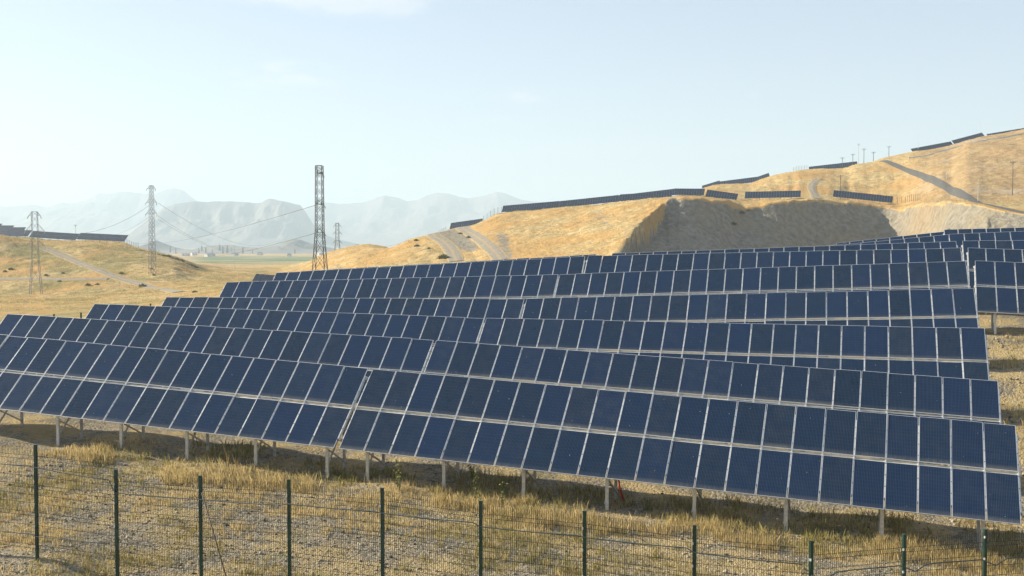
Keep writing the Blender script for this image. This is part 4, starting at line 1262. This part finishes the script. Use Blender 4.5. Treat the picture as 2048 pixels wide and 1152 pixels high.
# rough grass on the slopes and the meadow
def slope_pts(n, u0, u1, d0, d1):
    u = rng.uniform(u0, u1, n); d = np.sqrt(rng.uniform(d0 ** 2, d1 ** 2, n)); return np.stack([(u - 1024) / F * d, d], 1)
P = np.concatenate([slope_pts(18000, -60, 640, 235, 470), slope_pts(9000, 690, 1340, 285, 445), slope_pts(7000, 1380, 1900, 385, 560), slope_pts(4000, 1850, 2100, 335, 600)])
u_, d_, _, _ = ud(P[:, 0], P[:, 1]); sp_, _, _ = masks(u_, d_)
nr_ = np.full(len(P), 1e9)
for nm, px, dmin, hw, m_ in ROAD_DEF:
    Q = ROADS[nm][::3]
    for q in Q: nr_ = np.minimum(nr_, np.hypot(P[:, 0] - q[0], P[:, 1] - q[1]) - hw)
den = fbm(P[:, 0] / 9, P[:, 1] / 9, 4, 71)
keep = (sp_ < .3) & (nr_ > .8) & (den > -.15); P = P[keep]; u_ = u_[keep]
gt = fbm(P[:, 0] / 16, P[:, 1] / 16, 4, 73)
tint = np.where((gt > .34) & (u_ < 640), rng.uniform(.25, .7, len(P)), rng.uniform(0, .18, len(P)))
tufts("slope_grass", P, rng.uniform(.15, .36, len(P)), rng.uniform(.2, .6, len(P)), 6, tint, .09, "rough dry grass covering the hill slopes and meadow")

# a few single dry stalks and thistles at the front row
def stalk(x, y, h, label, k, green=False):
    g = gz(x, y); t = empty("thistle" if green else "dry_stalk", (x, y, g)); rr = random.Random(k)
    m = MB()
    for q in range(7 if not green else 3):
        a = rr.uniform(0, 6.28); l = h * rr.uniform(.55, 1)
        m.tube([(0, 0, -.05), (math.cos(a) * l * .10, math.sin(a) * l * .1, l * .5), (math.cos(a) * l * .28, math.sin(a) * l * .28, l)], .010, 4, r1=.004)
    m.build("stem", M_STRAW if not green else M_LEAF, t)
    if green:
        def fx(gn, n):
            zz_ = gn.uniform(.1, 1, n) * h; return np.stack([gn.normal(0, .07, n), gn.normal(0, .07, n), zz_], 1)
        link("foliage", foliage_mesh("foliage", 60, fx, .06, k, M_LEAF), t)
    tag(t, label, "plant")
M_STRAW = simple_mat("straw_stalk", (.36, .26, .12), .9, 0, .2, 6)
for k, (u, y, Y_, h, l, gr) in enumerate([(457, 930, 42.0, 1.0, "tall dry stalks in front of the front row's left half", False), (473, 938, 41.6, .6, "lower dry stalks beside the tall ones by the front row", False),
   (798, 967, 39.5, 1.0, "thin green thistle in front of the front row below the gap", True), (952, 984, 38.6, 1.1, "green thistle by the front row near the picture's middle", True),
   (1006, 992, 38.2, .9, "small pale thistle right of the taller green one", True), (2022, 850, 41.0, 1.1, "yellow green weed clump at the end of the second row", True), (945, 960, 41.5, 1.2, "bushy green weed in the shade under the front row", True)]):
    x, Y, z = pix(u, y, Y_); stalk(x, Y, h, l, 90 + k, gr)

# stones
def stones(P, s, name, label):
    n = len(P)
    t = (1 + 5 ** .5) / 2
    ico = np.array([(-1, t, 0), (1, t, 0), (-1, -t, 0), (1, -t, 0), (0, -1, t), (0, 1, t), (0, -1, -t), (0, 1, -t), (t, 0, -1), (t, 0, 1), (-t, 0, -1), (-t, 0, 1)]) / 1.9
    fc = np.array([(0, 11, 5), (0, 5, 1), (0, 1, 7), (0, 7, 10), (0, 10, 11), (1, 5, 9), (5, 11, 4), (11, 10, 2), (10, 7, 6), (7, 1, 8), (3, 9, 4), (3, 4, 2), (3, 2, 6), (3, 6, 8), (3, 8, 9), (4, 9, 5), (2, 4, 11), (6, 2, 10), (8, 6, 7), (9, 8, 1)])
    z = ground(P[:, 0], P[:, 1])
    V = ico[None] * (1 + rng.normal(0, .18, (n, 12, 1)))
    V = V * (s[:, None, None] * rng.uniform(.6, 1.2, (n, 1, 3)))
    a = rng.uniform(0, 6.28, n); c, q = np.cos(a)[:, None], np.sin(a)[:, None]
    V = np.stack([V[..., 0] * c - V[..., 1] * q, V[..., 0] * q + V[..., 1] * c, V[..., 2] * .7], -1)
    V = V + np.stack([P[:, 0], P[:, 1], z + s * .2], 1)[:, None]
    Fq = (fc[None] + (np.arange(n) * 12)[:, None, None]).reshape(-1, 3)
    o = link(name, fast_mesh(name, V.reshape(-1, 3), Fq, M_STONE)); tag(o, label, "gravel", None, "stuff")
M_STONE = leaf_mat("field_stones", (.085, .070, .052), (.42, .365, .28))
P = in_field(22000, -9, 16, -9, 36); den = fbm(P[:, 0] / 2.3, P[:, 1] / 2.3, 4, 41); P = P[den < .15]
stones(P, np.clip(rng.lognormal(-3.65, .42, len(P)), .012, .09), "gravel", "loose stones scattered over the ground by the fence")
P = np.stack([rng.uniform(15, 34, 5000), rng.uniform(33, 58, 5000)], 1)
stones(P, np.clip(rng.lognormal(-3.2, .45, len(P)), .02, .12), "gravel", "loose stones between the rows at the right")

# ------------------------------------------------------------------ the hazy air
m = bpy.data.materials.new("hazy_air"); m.use_nodes = True; nt = m.node_tree; nt.nodes.clear()
out = nt.nodes.new("ShaderNodeOutputMaterial"); pv = nt.nodes.new("ShaderNodeVolumePrincipled")
pv.inputs["Color"].default_value = (.58, .735, .88, 1)
pv.inputs["Density"].default_value = 2.0e-4
pv.inputs["Anisotropy"].default_value = .15
nt.links.new(pv.outputs[0], out.inputs["Volume"])
s = MB(); s.quadbox((-15900, -15900, -60), (31800, 0, 0), (0, 31800, 0), (0, 0, 640))
o = s.build("haze", m); tag(o, "pale haze over the whole plain", "haze", None, "stuff")
